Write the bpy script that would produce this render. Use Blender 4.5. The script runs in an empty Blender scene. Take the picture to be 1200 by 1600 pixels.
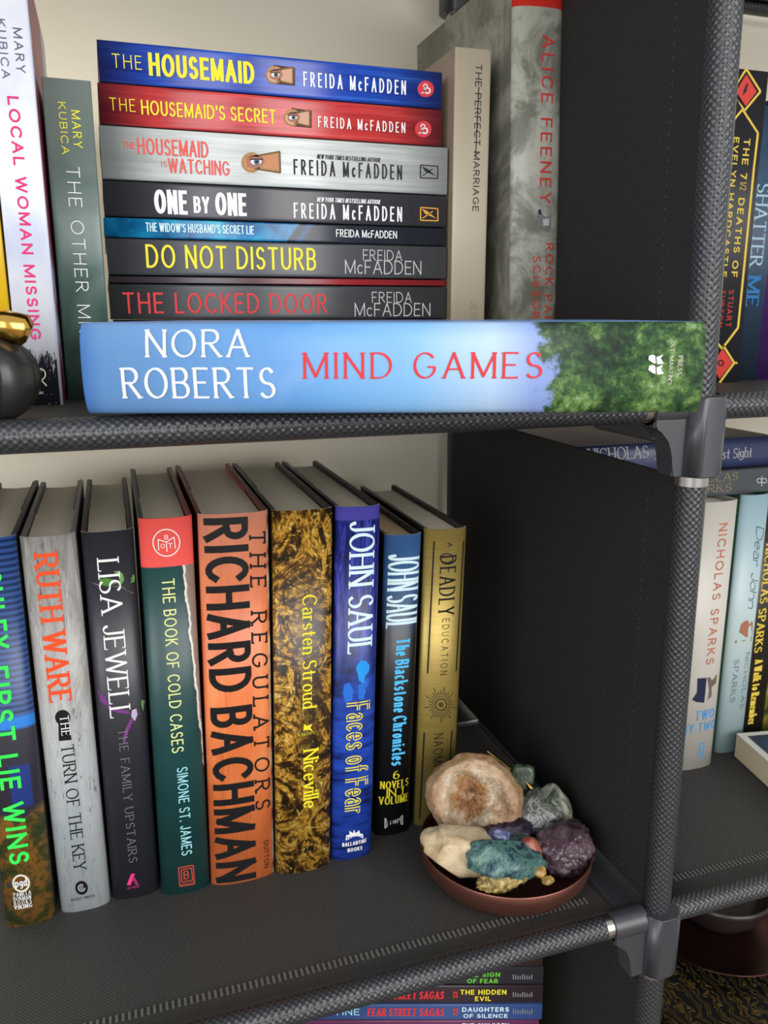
import bpy, bmesh, math, random
from mathutils import Vector, Matrix, noise

scene = bpy.context.scene
COL = scene.collection
R = math.radians

# ------------------------------------------------------------------ camera
cam_d = bpy.data.cameras.new('camera')
cam = bpy.data.objects.new('camera', cam_d)
COL.objects.link(cam)
cam.location = (0, 0, .8)
YAW, PITCH, ROLL = R(18.28), R(13.59), R(-.1)
cam.rotation_euler = (Matrix.Rotation(-YAW, 3, 'Z') @ Matrix.Rotation(R(90) - PITCH, 3, 'X') @ Matrix.Rotation(ROLL, 3, 'Z')).to_euler()
cam_d.sensor_fit = 'VERTICAL'
cam_d.sensor_height = 7.2
cam_d.sensor_width = 5.4
cam_d.lens = 7.2 * 1273 / 1600
cam_d.clip_start = .01
cam_d.dof.use_dof = True
cam_d.dof.focus_distance = .42
cam_d.dof.aperture_fstop = cam_d.lens / 1.5
scene.camera = cam

# ------------------------------------------------------------------ light: room daylight + a window + an added left fill
world = bpy.data.worlds.new('room_light')
scene.world = world
world.use_nodes = True
bg = world.node_tree.nodes['Background']
bg.inputs[0].default_value = (.90, .94, 1, 1)
bg.inputs[1].default_value = .85


def area(name, loc, target, sx, sy, power, colour):
    l = bpy.data.lights.new(name, 'AREA')
    l.shape = 'RECTANGLE'
    l.size, l.size_y, l.energy, l.color = sx, sy, power, colour
    o = bpy.data.objects.new(name, l)
    COL.objects.link(o)
    o.location = loc
    o.rotation_euler = (Vector(target) - Vector(loc)).to_track_quat('-Z', 'Y').to_euler()
    return o


area('window_light', (.85, -1.85, 1.35), (.12, .45, .65), 2.0, 1.5, 62, (1, .98, .95))
area('left_fill_light', (-1.55, -1.35, 1.25), (.2, .5, .65), 1.6, 1.5, 36, (.97, .98, 1))  # added soft fill from the left, standing in for room bounce

vs = scene.view_settings
vs.view_transform = 'Standard'
vs.look = 'None'
vs.gamma = 1
vs.use_curve_mapping = False
vs.exposure = 0

# ------------------------------------------------------------------ materials
def lin(c):
    return tuple(((x / 255) / 12.92 if x <= 10.3 else ((x / 255 + .055) / 1.055) ** 2.4) for x in c) + (1,)


class NT:
    """small helper around one node tree"""
    def __init__(s, name, rough=.5, metal=0, spec=.5, coat=0, sheen=0):
        s.m = bpy.data.materials.new(name)
        s.m.use_nodes = True
        s.t = s.m.node_tree
        s.b = s.t.nodes['Principled BSDF']
        for k, v in (('Roughness', rough), ('Metallic', metal), ('Specular IOR Level', spec), ('Coat Weight', coat), ('Sheen Weight', sheen)):
            s.b.inputs[k].default_value = v
        s._tc = s._uv = None

    def n(s, typ, **kw):
        n = s.t.nodes.new(typ)
        for k, v in kw.items():
            setattr(n, k, v)
        return n

    def put(s, sock, v):
        if isinstance(v, bpy.types.NodeSocket):
            s.t.links.new(v, sock)
        elif v is not None:
            sock.default_value = v

    @property
    def tc(s):
        s._tc = s._tc or s.n('ShaderNodeTexCoord')
        return s._tc

    @property
    def obj(s):
        return s.tc.outputs['Object']

    def uv(s):
        if not s._uv:
            s._uv = s.n('ShaderNodeSeparateXYZ')
            s.put(s._uv.inputs[0], s.tc.outputs['UV'])
        return s._uv.outputs[0], s._uv.outputs[1]

    def xyz(s, vec):
        n = s.n('ShaderNodeSeparateXYZ')
        s.put(n.inputs[0], vec)
        return n.outputs

    def map(s, vec, scale=(1, 1, 1), rot=(0, 0, 0), loc=(0, 0, 0)):
        n = s.n('ShaderNodeMapping')
        s.put(n.inputs['Vector'], vec)
        n.inputs['Scale'].default_value = scale
        n.inputs['Rotation'].default_value = rot
        n.inputs['Location'].default_value = loc
        return n.outputs[0]

    def noise(s, scale, detail=4, rough=.55, vec=None, dist=0):
        n = s.n('ShaderNodeTexNoise')
        s.put(n.inputs['Vector'], vec or s.obj)
        n.inputs['Scale'].default_value = scale
        n.inputs['Detail'].default_value = detail
        n.inputs['Roughness'].default_value = rough
        n.inputs['Distortion'].default_value = dist
        return n.outputs['Fac']

    def vor(s, scale, vec=None, out='Distance', feature='F1'):
        n = s.n('ShaderNodeTexVoronoi', feature=feature)
        s.put(n.inputs['Vector'], vec or s.obj)
        n.inputs['Scale'].default_value = scale
        return n.outputs[out]

    def wave(s, scale, dist=0, detail=2, dscale=1, vec=None, typ='BANDS', dirn='X'):
        n = s.n('ShaderNodeTexWave', wave_type=typ)
        if typ == 'BANDS':
            n.bands_direction = dirn
        s.put(n.inputs['Vector'], vec or s.obj)
        for k, v in (('Scale', scale), ('Distortion', dist), ('Detail', detail), ('Detail Scale', dscale)):
            n.inputs[k].default_value = v
        return n.outputs['Fac']

    def ramp(s, fac, stops, interp='LINEAR'):
        n = s.n('ShaderNodeValToRGB')
        n.color_ramp.interpolation = interp
        e = n.color_ramp.elements
        while len(e) < len(stops):
            e.new(.5)
        for i, (p, c) in enumerate(stops):
            e[i].position = p
            e[i].color = lin(c) if not isinstance(c, float) else (c, c, c, 1)
        s.put(n.inputs[0], fac)
        return n.outputs[0]

    def mix(s, fac, a, b, mode='MIX'):
        n = s.n('ShaderNodeMix', data_type='RGBA', blend_type=mode)
        s.put(n.inputs[0], fac)
        for i, v in ((6, a), (7, b)):
            s.put(n.inputs[i], lin(v) if isinstance(v, tuple) and len(v) == 3 else v)
        return n.outputs[2]

    def ma(s, op, a, b=None, c=None):
        n = s.n('ShaderNodeMath', operation=op)
        s.put(n.inputs[0], a)
        if b is not None:
            s.put(n.inputs[1], b)
        if c is not None:
            s.put(n.inputs[2], c)
        return n.outputs[0]

    def step(s, v, edge, soft=.01):
        """0 below the edge, 1 above"""
        n = s.n('ShaderNodeMapRange', clamp=True)
        s.put(n.inputs[0], v)
        n.inputs[1].default_value = edge - soft
        n.inputs[2].default_value = edge + soft
        return n.outputs[0]

    def bump(s, h, strength=.3, dist=.001):
        n = s.n('ShaderNodeBump')
        n.inputs['Strength'].default_value = strength
        n.inputs['Distance'].default_value = dist
        s.put(n.inputs['Height'], h)
        s.t.links.new(n.outputs[0], s.b.inputs['Normal'])

    def col(s, c):
        s.put(s.b.inputs['Base Color'], lin(c) if isinstance(c, tuple) and len(c) == 3 else c)
        return s.m


_plain = {}


def plain(c, rough=.5, metal=0, spec=.5):
    k = (c, rough, metal, spec)
    if k not in _plain:
        _plain[k] = NT('colour_%d_%d_%d' % c, rough, metal, spec).col(c)
    return _plain[k]


# ------------------------------------------------------------------ mesh helpers
def mesh_obj(name, verts, faces, mat=None, parent=None, smooth=False, uvs=None):
    me = bpy.data.meshes.new(name)
    me.from_pydata([tuple(v) for v in verts], [], faces)
    if uvs:
        lay = me.uv_layers.new(name='UVMap')
        for p in me.polygons:
            for li in p.loop_indices:
                lay.data[li].uv = uvs[me.loops[li].vertex_index]
    if smooth:
        me.polygons.foreach_set('use_smooth', [True] * len(me.polygons))
    me.update()
    o = bpy.data.objects.new(name, me)
    COL.objects.link(o)
    if mat:
        me.materials.append(mat)
    if parent:
        o.parent = parent
    return o


def bm_obj(name, bm, mat=None, parent=None, smooth=False):
    me = bpy.data.meshes.new(name)
    bmesh.ops.recalc_face_normals(bm, faces=bm.faces)
    bm.to_mesh(me)
    bm.free()
    if smooth:
        me.polygons.foreach_set('use_smooth', [True] * len(me.polygons))
    o = bpy.data.objects.new(name, me)
    COL.objects.link(o)
    if mat:
        me.materials.append(mat)
    if parent:
        o.parent = parent
    return o


def box_bm(x0, x1, y0, y1, z0, z1, bev=0, seg=2, bm=None):
    own = bm is None
    bm = bm or bmesh.new()
    r = bmesh.ops.create_cube(bm, size=1)
    for v in r['verts']:
        v.co = Vector(((x0 + x1) / 2 + v.co.x * (x1 - x0), (y0 + y1) / 2 + v.co.y * (y1 - y0), (z0 + z1) / 2 + v.co.z * (z1 - z0)))
    if bev:
        es = list({e for v in r['verts'] for e in v.link_edges})
        bmesh.ops.bevel(bm, geom=es, offset=bev, segments=seg, affect='EDGES', profile=.5)
    return bm


def prism(name, prof, z0, z1, mat, parent=None, smooth=False, axis='Z', bev=0):
    """closed profile (2D list) pulled along an axis"""
    def P(a, b, c):
        return {'Z': (a, b, c), 'Y': (a, c, b), 'X': (c, a, b)}[axis]
    bm = bmesh.new()
    lo = [bm.verts.new(P(a, b, z0)) for a, b in prof]
    hi = [bm.verts.new(P(a, b, z1)) for a, b in prof]
    n = len(prof)
    bm.faces.new(lo)
    bm.faces.new(hi[::-1])
    for i in range(n):
        bm.faces.new((lo[i], lo[(i + 1) % n], hi[(i + 1) % n], hi[i]))
    if bev:
        es = [e for e in bm.edges if (e.verts[0] in lo) == (e.verts[1] in lo)]
        bmesh.ops.bevel(bm, geom=es, offset=bev, segments=2, affect='EDGES')
    o = bm_obj(name, bm, mat, parent)
    if smooth:
        for p in o.data.polygons:
            p.use_smooth = len(p.vertices) == 4
    return o


def tube(name, pts, rad, mat, parent=None, seg=20, uvs=True, caps=True):
    """round bar through points; rad number or list; UV in metres along / round"""
    pts = [Vector(p) for p in pts]
    rad = rad if isinstance(rad, (list, tuple)) else [rad] * len(pts)
    V, F, U = [], [], []
    up = None
    s = 0
    for i, p in enumerate(pts):
        d = (pts[min(i + 1, len(pts) - 1)] - pts[max(i - 1, 0)]).normalized()
        if up is None:
            up = Vector((0, 0, 1)) if abs(d.z) < .9 else Vector((0, -1, 0))
        a = d.cross(up).normalized()
        up = a.cross(d).normalized()
        if i:
            s += (p - pts[i - 1]).length
        for k in range(seg + 1):
            t = 2 * math.pi * k / seg
            V.append(p + rad[i] * (math.cos(t) * a + math.sin(t) * up))
            U.append((s, t * max(rad[0], .001)))
    w = seg + 1
    for i in range(len(pts) - 1):
        for k in range(seg):
            F.append((i * w + k, i * w + k + 1, (i + 1) * w + k + 1, (i + 1) * w + k))
    nf = len(F)
    if caps:
        for i, rev in ((0, True), (len(pts) - 1, False)):
            i0 = len(V)
            V += [V[i * w + k] for k in range(seg)]
            U += [U[i * w + k] for k in range(seg)]
            f = tuple(range(i0, i0 + seg))
            F.append(f[::-1] if rev else f)
    o = mesh_obj(name, V, F, mat, parent, True, U if uvs else None)
    for p in list(o.data.polygons)[nf:]:
        p.use_smooth = False
    return o


def lathe(name, prof, mat, parent=None, seg=64, fn=None):
    """profile of (radius, z); fn(angle) scales the radius"""
    V, F = [], []
    for r, z in prof:
        for k in range(seg):
            t = 2 * math.pi * k / seg
            q = r * (fn(t) if fn else 1)
            V.append((q * math.cos(t), q * math.sin(t), z))
    for i in range(len(prof) - 1):
        for k in range(seg):
            F.append((i * seg + k, i * seg + (k + 1) % seg, (i + 1) * seg + (k + 1) % seg, (i + 1) * seg + k))
    if prof[0][0] < 1e-5 or prof[-1][0] < 1e-5:
        pass
    o = mesh_obj(name, V, F, mat, parent, True)
    bm = bmesh.new()
    bm.from_mesh(o.data)
    bmesh.ops.remove_doubles(bm, verts=bm.verts, dist=1e-6)
    bmesh.ops.recalc_face_normals(bm, faces=bm.faces)
    bm.to_mesh(o.data)
    bm.free()
    o.data.polygons.foreach_set('use_smooth', [True] * len(o.data.polygons))
    return o


def thing(name, label, cat, loc=(0, 0, 0), rot=None, group=None):
    o = bpy.data.objects.new(name, None)
    COL.objects.link(o)
    o.empty_display_size = .02
    o.location = loc
    if rot is not None:
        o.rotation_euler = rot
    return tag(o, label, cat, group)


def tag(o, label, cat, group=None):
    o['label'] = label
    o['category'] = cat
    if group:
        o['group'] = group
    return o


# ------------------------------------------------------------------ stroke lettering
# skeleton alphabet: width, strokes of points and (cx,cy,rx,ry,a0,a1) arcs, cap height 1
GLY = {
 'A': (.7, '0,0 .35,1;.35,1 .7,0;.13,.35 .57,.35'),
 'B': (.56, '0,0 0,1;0,1 .3,1 (.3,.76,.22,.24,90,-90) 0,.52;0,.52 .3,.52 (.3,.26,.26,.26,90,-90) 0,0'),
 'C': (.68, '(.38,.5,.38,.5,42,318)'),
 'D': (.68, '0,0 0,1;0,1 .22,1 (.22,.5,.46,.5,90,-90) 0,0'),
 'E': (.5, '0,0 0,1;0,1 .5,1;0,.52 .43,.52;0,0 .5,0'),
 'F': (.48, '0,0 0,1;0,1 .48,1;0,.5 .41,.5'),
 'G': (.74, '(.38,.5,.38,.5,42,335) .72,.44;.46,.44 .74,.44'),
 'H': (.64, '0,0 0,1;.64,0 .64,1;0,.52 .64,.52'),
 'I': (0, '0,0 0,1'),
 'J': (.36, '.36,1 .36,.24 (.18,.24,.18,.24,0,-170)'),
 'K': (.6, '0,0 0,1;.55,1 0,.42;.18,.58 .6,0'),
 'L': (.46, '0,1 0,0;0,0 .46,0'),
 'M': (.8, '0,0 0,1;0,1 .4,.06;.4,.06 .8,1;.8,1 .8,0'),
 'N': (.64, '0,0 0,1;0,1 .64,0;.64,0 .64,1'),
 'O': (.8, '(.4,.5,.4,.5,90,450)'),
 'P': (.54, '0,0 0,1;0,1 .28,1 (.28,.74,.26,.26,90,-90) 0,.48'),
 'R': (.6, '0,0 0,1;0,1 .28,1 (.28,.75,.26,.25,90,-90) 0,.5;.24,.5 .6,0'),
 'S': (.52, '(.26,.745,.23,.255,30,270) (.26,.245,.26,.245,90,-150)'),
 'T': (.6, '0,1 .6,1;.3,1 .3,0'),
 'U': (.6, '0,1 0,.32 (.3,.32,.3,.32,180,360) .6,1'),
 'V': (.68, '0,1 .34,0;.34,0 .68,1'),
 'W': (1.0, '0,1 .25,0;.25,0 .5,1;.5,1 .75,0;.75,0 1,1'),
 'Y': (.62, '0,1 .31,.46;.62,1 .31,.46;.31,.46 .31,0'),
 'a': (.42, '(.2,.44,.2,.21,150,0) .4,0;(.2,.19,.2,.19,80,400)'),
 'b': (.44, '0,1 0,0;(.22,.32,.22,.32,180,540)'),
 'c': (.4, '(.22,.32,.22,.32,50,315)'),
 'd': (.44, '.44,1 .44,0;(.22,.32,.22,.32,0,360)'),
 'e': (.43, '.0,.34 .43,.34 (.215,.32,.215,.32,5,318)'),
 'f': (.3, '(.28,.8,.16,.2,70,180) .12,0;0,.62 .28,.62'),
 'g': (.44, '(.22,.36,.22,.28,0,360);.44,.6 .44,-.05 (.22,-.05,.22,.2,0,-150)'),
 'h': (.44, '0,0 0,1;0,.4 (.22,.4,.22,.24,180,0) .44,0'),
 'i': (0, '0,0 0,.62;0,.82 0,.92'),
 'k': (.42, '0,0 0,1;.38,.62 0,.25;.13,.36 .42,0'),
 'l': (0, '0,0 0,1'),
 'm': (.72, '0,0 0,.62;0,.42 (.18,.42,.18,.2,180,0) .36,0;.36,.42 (.54,.42,.18,.2,180,0) .72,0'),
 'n': (.42, '0,0 0,.62;0,.4 (.21,.4,.21,.22,180,0) .42,0'),
 'o': (.46, '(.23,.32,.23,.32,90,450)'),
 'p': (.44, '0,-.28 0,.62;(.22,.32,.22,.32,180,540)'),
 'r': (.28, '0,0 0,.62;0,.38 (.2,.38,.2,.24,180,60)'),
 's': (.36, '(.18,.47,.16,.16,30,270) (.18,.155,.18,.155,90,-150)'),
 't': (.28, '.12,.88 .12,.12 (.24,.12,.12,.12,180,290);0,.62 .28,.62'),
 'u': (.42, '0,.62 0,.22 (.21,.22,.21,.22,180,360) .42,.62;.42,.62 .42,0'),
 'v': (.44, '0,.62 .22,0;.22,0 .44,.62'),
 '6': (.46, '(.23,.3,.23,.3,90,450);.0,.3 (.26,.5,.26,.5,190,70)'),
 '7': (.5, '0,1 .5,1;.5,1 .18,0'),
 '1': (.16, '.16,0 .16,1;.16,1 0,.84'),
 '2': (.46, '(.23,.74,.22,.26,160,-30) 0,0;0,0 .46,0'),
 '/': (.4, '0,-.05 .4,1.05'),
 '.': (0, '0,0 0,.06'),
 "'": (0, '0,.74 0,1'),
}
# thick, thin, pen angle, serif, slant (all per cap height)
STY = {
 'SB': (.19, .17, 0, 0, 0), 'SM': (.13, .12, 0, 0, 0), 'SL': (.075, .075, 0, 0, 0),
 'CB': (.18, .15, 0, 0, 0), 'CB2': (.17, .15, 0, 0, 0), 'CM': (.115, .105, 0, 0, 0), 'CM2': (.125, .11, 0, 0, 0), 'CM3': (.11, .10, 0, 0, 0), 'CL': (.075, .075, 0, 0, 0),
 'SE': (.13, .05, 15, .10, 0), 'SEL': (.09, .05, 15, .08, 0), 'SEM': (.14, .055, 15, .07, 0), 'SEB': (.2, .075, 12, .09, 0), 'SEX': (.165, .13, 12, .0, 0), 'SEY': (.07, .045, 12, .0, 0, .165, .13), 'SEN': (.085, .035, 10, .035, 0), 'SEV': (.15, .06, 12, .06, 0),
 'ROM': (.115, .055, 18, .035, 0), 'BL': (.2, .06, 40, .05, 0), 'SC': (.075, .035, 35, 0, .35),
 'IT': (.13, .11, 0, .09, .12), 'ITB': (.16, .13, 0, 0, .2), 'DEC': (.12, .05, 10, .06, 0), 'WON': (.17, .13, 30, .08, .08),
}


def glyph_paths(src):
    out = []
    for st in src.split(';'):
        pts = []
        for tok in st.split():
            if tok[0] == '(':
                cx, cy, rx, ry, a0, a1 = map(float, tok[1:-1].split(','))
                n = max(4, int(abs(a1 - a0) / 18))
                seq = [(cx + rx * math.cos(R(a0 + (a1 - a0) * i / n)), cy + ry * math.sin(R(a0 + (a1 - a0) * i / n))) for i in range(n + 1)]
            else:
                seq = [tuple(map(float, tok.split(',')))]
            for q in seq:
                if not pts or math.hypot(q[0] - pts[-1][0], q[1] - pts[-1][1]) > 1e-3:
                    pts.append(q)
        out.append(pts)
    return out


_gp = {k: (w, glyph_paths(s)) for k, (w, s) in GLY.items()}


def lettering_quads(text, style, length, cap, sp):
    """quads in (s along, t up) filling exactly length x cap"""
    tv, th, ang, serif, slant = STY[style][:5]
    dv, dh = tv, th
    if len(STY[style]) > 5:
        tv, th = STY[style][5:]
    L = length / cap
    chars = [c for c in text]
    nl = sum(1 for c in chars if c != ' ')
    nat = sum(_gp[c][0] if c != ' ' else .3 for c in chars) + sp * (len(chars) - 1)
    if nl * tv > .46 * L:
        f = .46 * L / nl / tv
        tv *= f
        dv *= f
        th, dh = min(th, tv), min(dh, dv)
    k = (L - nl * tv - (slant if slant else 0) * .6) / nat
    serif *= min(1, max(.35, k * 1.1))
    ph = R(ang)
    quads = []
    lay = 0

    def thick(dx, dy):
        l = math.hypot(dx, dy) or 1
        return dh + (dv - dh) * abs(dy / l * math.cos(ph) - dx / l * math.sin(ph)) ** 1.3

    x = 0
    for c in chars:
        if c == ' ':
            x += (.3 + sp) * k
            continue
        w, paths = _gp[c]
        ends = {}
        for p in paths:
            for e in (p[0], p[-1]):
                ends[(round(e[0], 2), round(e[1], 2))] = ends.get((round(e[0], 2), round(e[1], 2)), 0) + 1
        for p in paths:
            lay += 1
            pts = [(x + tv / 2 + a * k, th / 2 + b * (1 - th)) for a, b in p]
            closed = math.hypot(p[0][0] - p[-1][0], p[0][1] - p[-1][1]) < .01
            q = [pts[0]]
            for a, b in zip(pts, pts[1:]):
                m = max(1, int(math.hypot(b[0] - a[0], b[1] - a[1]) / .07))
                q += [(a[0] + (b[0] - a[0]) * i / m, a[1] + (b[1] - a[1]) * i / m) for i in range(1, m + 1)]
            n = len(q)
            if not closed:
                for i, j in ((0, 1), (n - 1, n - 2)):
                    dx, dy = q[i][0] - q[j][0], q[i][1] - q[j][1]
                    l = math.hypot(dx, dy) or 1
                    ext = th / 2 if abs(dy) > abs(dx) * .6 else (tv / 2 if not serif else 0) * (.9 if abs(dy) < .05 else 0)
                    q[i] = (q[i][0] + dx / l * ext, q[i][1] + dy / l * ext)
            lf, rt = [], []
            for i in range(n):
                a = q[i - 1] if i else (q[n - 2] if closed else q[0])
                b = q[i + 1] if i < n - 1 else (q[1] if closed else q[-1])
                dx, dy = b[0] - a[0], b[1] - a[1]
                l = math.hypot(dx, dy) or 1
                h = thick(dx, dy) / 2
                lf.append((q[i][0] - dy / l * h, q[i][1] + dx / l * h))
                rt.append((q[i][0] + dy / l * h, q[i][1] - dx / l * h))
            for i in range(n - 1):
                quads.append((rt[i], rt[i + 1], lf[i + 1], lf[i], lay % 5))
            if serif and not closed:
                for i, j, e in ((0, 1, p[0]), (n - 1, n - 2, p[-1])):
                    dx, dy = q[i][0] - q[j][0], q[i][1] - q[j][1]
                    l = math.hypot(dx, dy) or 1
                    shared = ends[(round(e[0], 2), round(e[1], 2))] > 1
                    py = q[i][1]
                    at = min(abs(e[1]), abs(e[1] - 1), abs(e[1] - .62)) < .03
                    if at and abs(dy) / l > .55 and (not shared or abs(dx) / l < .05):
                        s_ = thick(dx, dy) / 2 + serif
                        yy = py - math.copysign(th / 2, dy)
                        quads.append(((q[i][0] - s_, yy - th / 2), (q[i][0] + s_, yy - th / 2), (q[i][0] + s_, yy + th / 2), (q[i][0] - s_, yy + th / 2), 5 + lay % 2))
                    elif at and abs(dx) / l > .9 and not shared:
                        yy = py + (-serif * .8 if e[1] > .5 else serif * .8)
                        y0, y1 = sorted((py + (th / 2 if e[1] > .5 else -th / 2), yy * 1.0 + (-serif * .5 if e[1] > .5 else serif * .5)))
                        quads.append(((q[i][0] - th * .6, y0), (q[i][0] + th * .4, y0), (q[i][0] + th * .4, y1), (q[i][0] - th * .6, y1), 5 + lay % 2))
        x += tv + (w + sp) * k
    return [([((a + slant * b) * cap, b * cap) for a, b in qd[:4]], qd[4]) for qd in quads]


INK = {
 'green': (60, 240, 90), 'cream': (225, 218, 200), 'white': (238, 238, 236), 'redorange': (238, 84, 40), 'redorange2': (228, 92, 82), 'black': (22, 21, 22), 'blackt': (48, 45, 44), 'greyl': (190, 190, 190),
 'grey': (125, 125, 130), 'greyd': (120, 122, 122), 'pink': (225, 60, 130), 'darkpink': (150, 40, 90), 'leaf': (110, 160, 85), 'leaf2': (80, 130, 50), 'stem': (130, 125, 120), 'violet': (120, 60, 130),
 'lilac': (190, 175, 200), 'coral': (240, 95, 85), 'paleyellow': (225, 232, 150), 'palecyan': (160, 220, 225), 'redd': (190, 70, 55), 'yellow': (240, 225, 50), 'icewhite': (215, 240, 248), 'bluecore': (40, 60, 150),
 'cyan': (40, 150, 230), 'cyan2': (40, 110, 210), 'skyblue': (85, 190, 240), 'brown': (75, 58, 35), 'slate': (85, 92, 115), 'hotpink': (222, 45, 115), 'yellowg': (225, 222, 60), 'shadow': (70, 42, 40), 'gold': (170, 128, 70),
 'skind': (165, 112, 88), 'goldd': (112, 82, 44), 'skin': (205, 160, 135), 'skin2': (195, 135, 95), 'iris': (75, 110, 135), 'irisg': (90, 95, 100), 'browd': (80, 50, 38), 'crimson': (205, 45, 58), 'amber': (225, 160, 50), 'red': (215, 55, 58), 'mosslogo': (75, 95, 60),
 'taupe': (150, 138, 124), 'redb': (210, 58, 48), 'charcoal': (40, 40, 42), 'goldy': (225, 195, 75), 'icegrey': (165, 190, 205), 'blueb': (40, 110, 165), 'brass': (165, 145, 105), 'rust': (190, 105, 75), 'tan': (205, 180, 150),
 'navyd': (35, 40, 70), 'browng': (110, 95, 80), 'blue2': (60, 150, 215), 'foliage': (165, 110, 85), 'olive': (130, 130, 85), 'lime': (110, 200, 60),
}
# book geometry: kind, thickness, height, depth, location, lean (deg), yaw (deg), lying
BK = {
 'first': ('hc', 0.0272, 0.2360, 0.1600, (-0.0697, 0.4542, 0.4510), 0.317, 0.0, 0),
 'ruth': ('hc', 0.0283, 0.2340, 0.1600, (-0.0391, 0.4572, 0.4510), -0.073, 0.0, 0),
 'lisa': ('hc', 0.0275, 0.2335, 0.1600, (-0.0096, 0.4590, 0.4510), 0.171, 0.0, 0),
 'cold': ('hc', 0.0293, 0.2400, 0.1620, (0.0202, 0.4532, 0.4510), 0.525, 0.0, 0),
 'reg': ('hc', 0.0402, 0.2400, 0.1660, (0.0557, 0.4522, 0.4510), 1.050, 0.0, 0),
 'nic': ('hc', 0.0360, 0.2395, 0.1660, (0.0944, 0.4497, 0.4510), 1.313, 0.0, 0),
 'faces': ('hc', 0.0280, 0.2385, 0.1660, (0.1272, 0.4520, 0.4510), 1.719, 0.0, 0),
 'black': ('hc', 0.0250, 0.2140, 0.1480, (0.1612, 0.4680, 0.4510), 1.982, 0.0, 0),
 'deadly': ('hc', 0.0296, 0.2148, 0.1480, (0.1932, 0.4697, 0.4510), 1.493, 0.0, 0),
 'yellow': ('pb', 0.0200, 0.1700, 0.1250, (-0.0555, 0.4520, 0.7556), 0.086, 0.0, 0),
 'local': ('pb', 0.0200, 0.2050, 0.1350, (-0.0345, 0.4500, 0.7556), 0.229, 0.0, 0),
 'other': ('pb', 0.0232, 0.1585, 0.1080, (-0.0114, 0.4700, 0.7556), 0.358, 0.0, 0),
 'pm': ('pb', 0.0234, 0.1978, 0.1320, (0.2184, 0.4900, 0.7556), 0.000, 0.0, 0),
 'feeney': ('hc', 0.0335, 0.2430, 0.1620, (0.2615, 0.4775, 0.7556), -1.604, 0.0, 0),
 'deaths': ('pb', 0.0290, 0.2095, 0.1370, (0.4270, 0.4970, 0.7512), 0.000, 0.0, 0),
 'shatter': ('pb', 0.0235, 0.1915, 0.1350, (0.4550, 0.5070, 0.7512), 0.000, 0.0, 0),
 'purple': ('pb', 0.0220, 0.2000, 0.1350, (0.4795, 0.5100, 0.7512), 0.000, 0.0, 0),
 'hm': ('pb', 0.0201, 0.1950, 0.1320, (0.2008, 0.4960, 0.9307), 0.000, 0.0, 1),
 'hs': ('pb', 0.0203, 0.1965, 0.1320, (0.2010, 0.4960, 0.9099), 0.000, 0.0, 1),
 'hw': ('pb', 0.0269, 0.2015, 0.1320, (0.2050, 0.4955, 0.8856), 0.000, 0.0, 1),
 'obo': ('pb', 0.0181, 0.2015, 0.1320, (0.2047, 0.4955, 0.8622), 0.000, 0.0, 1),
 'widow': ('pb', 0.0104, 0.2025, 0.1320, (0.2048, 0.4957, 0.8472), 0.000, 0.0, 1),
 'dnd': ('pb', 0.0192, 0.2025, 0.1320, (0.2053, 0.4955, 0.8318), 0.000, 0.0, 1),
 'thin': ('pb', 0.0036, 0.2030, 0.1320, (0.2055, 0.4965, 0.8196), 0.000, 0.0, 1),
 'locked': ('pb', 0.0191, 0.2035, 0.1320, (0.2055, 0.4958, 0.8075), 0.000, 0.0, 1),
 'base1': ('pb', 0.0202, 0.2000, 0.1320, (0.2035, 0.4965, 0.7871), 0.000, 0.0, 1),
 'base2': ('pb', 0.0206, 0.2000, 0.1320, (0.2030, 0.4970, 0.7661), 0.000, 0.0, 1),
 'mind': ('hc', 0.0352, 0.2405, 0.1600, (0.2177, 0.2642, 0.7798), 0.000, -18.2, 1),
 'navy': ('hc', 0.0225, 0.1900, 0.1350, (0.4780, 0.4900, 0.6987), 0.000, 0.0, 1),
 'grey': ('pb', 0.0192, 0.1950, 0.1350, (0.4950, 0.4870, 0.6776), 0.000, 0.0, 1),
 'two': ('hc', 0.0350, 0.2165, 0.1450, (0.4155, 0.4720, 0.4510), 0.000, 0.0, 0),
 'dear': ('hc', 0.0265, 0.2160, 0.1450, (0.4600, 0.4840, 0.4510), 0.000, 0.0, 0),
 'walk': ('pb', 0.0200, 0.2160, 0.1250, (0.4845, 0.4890, 0.4510), 0.000, 0.0, 0),
 'green': ('pb', 0.0180, 0.2000, 0.1250, (0.5045, 0.4900, 0.4510), 0.000, 0.0, 0),
 'f0': ('pb', 0.0139, 0.1680, 0.1040, (0.2414, 0.3983, 0.3871), 0.000, -18.3, 1),
 'f1': ('pb', 0.0134, 0.1680, 0.1040, (0.2424, 0.3980, 0.3728), 0.000, -18.3, 1),
 'f2': ('pb', 0.0138, 0.1680, 0.1040, (0.2427, 0.3979, 0.3579), 0.000, -18.3, 1),
 'f3': ('pb', 0.0125, 0.1680, 0.1040, (0.2428, 0.3979, 0.3435), 0.000, -18.3, 1),
 'f4': ('pb', 0.0134, 0.1680, 0.1040, (0.2412, 0.3984, 0.3299), 0.000, -18.3, 1),
}
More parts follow.
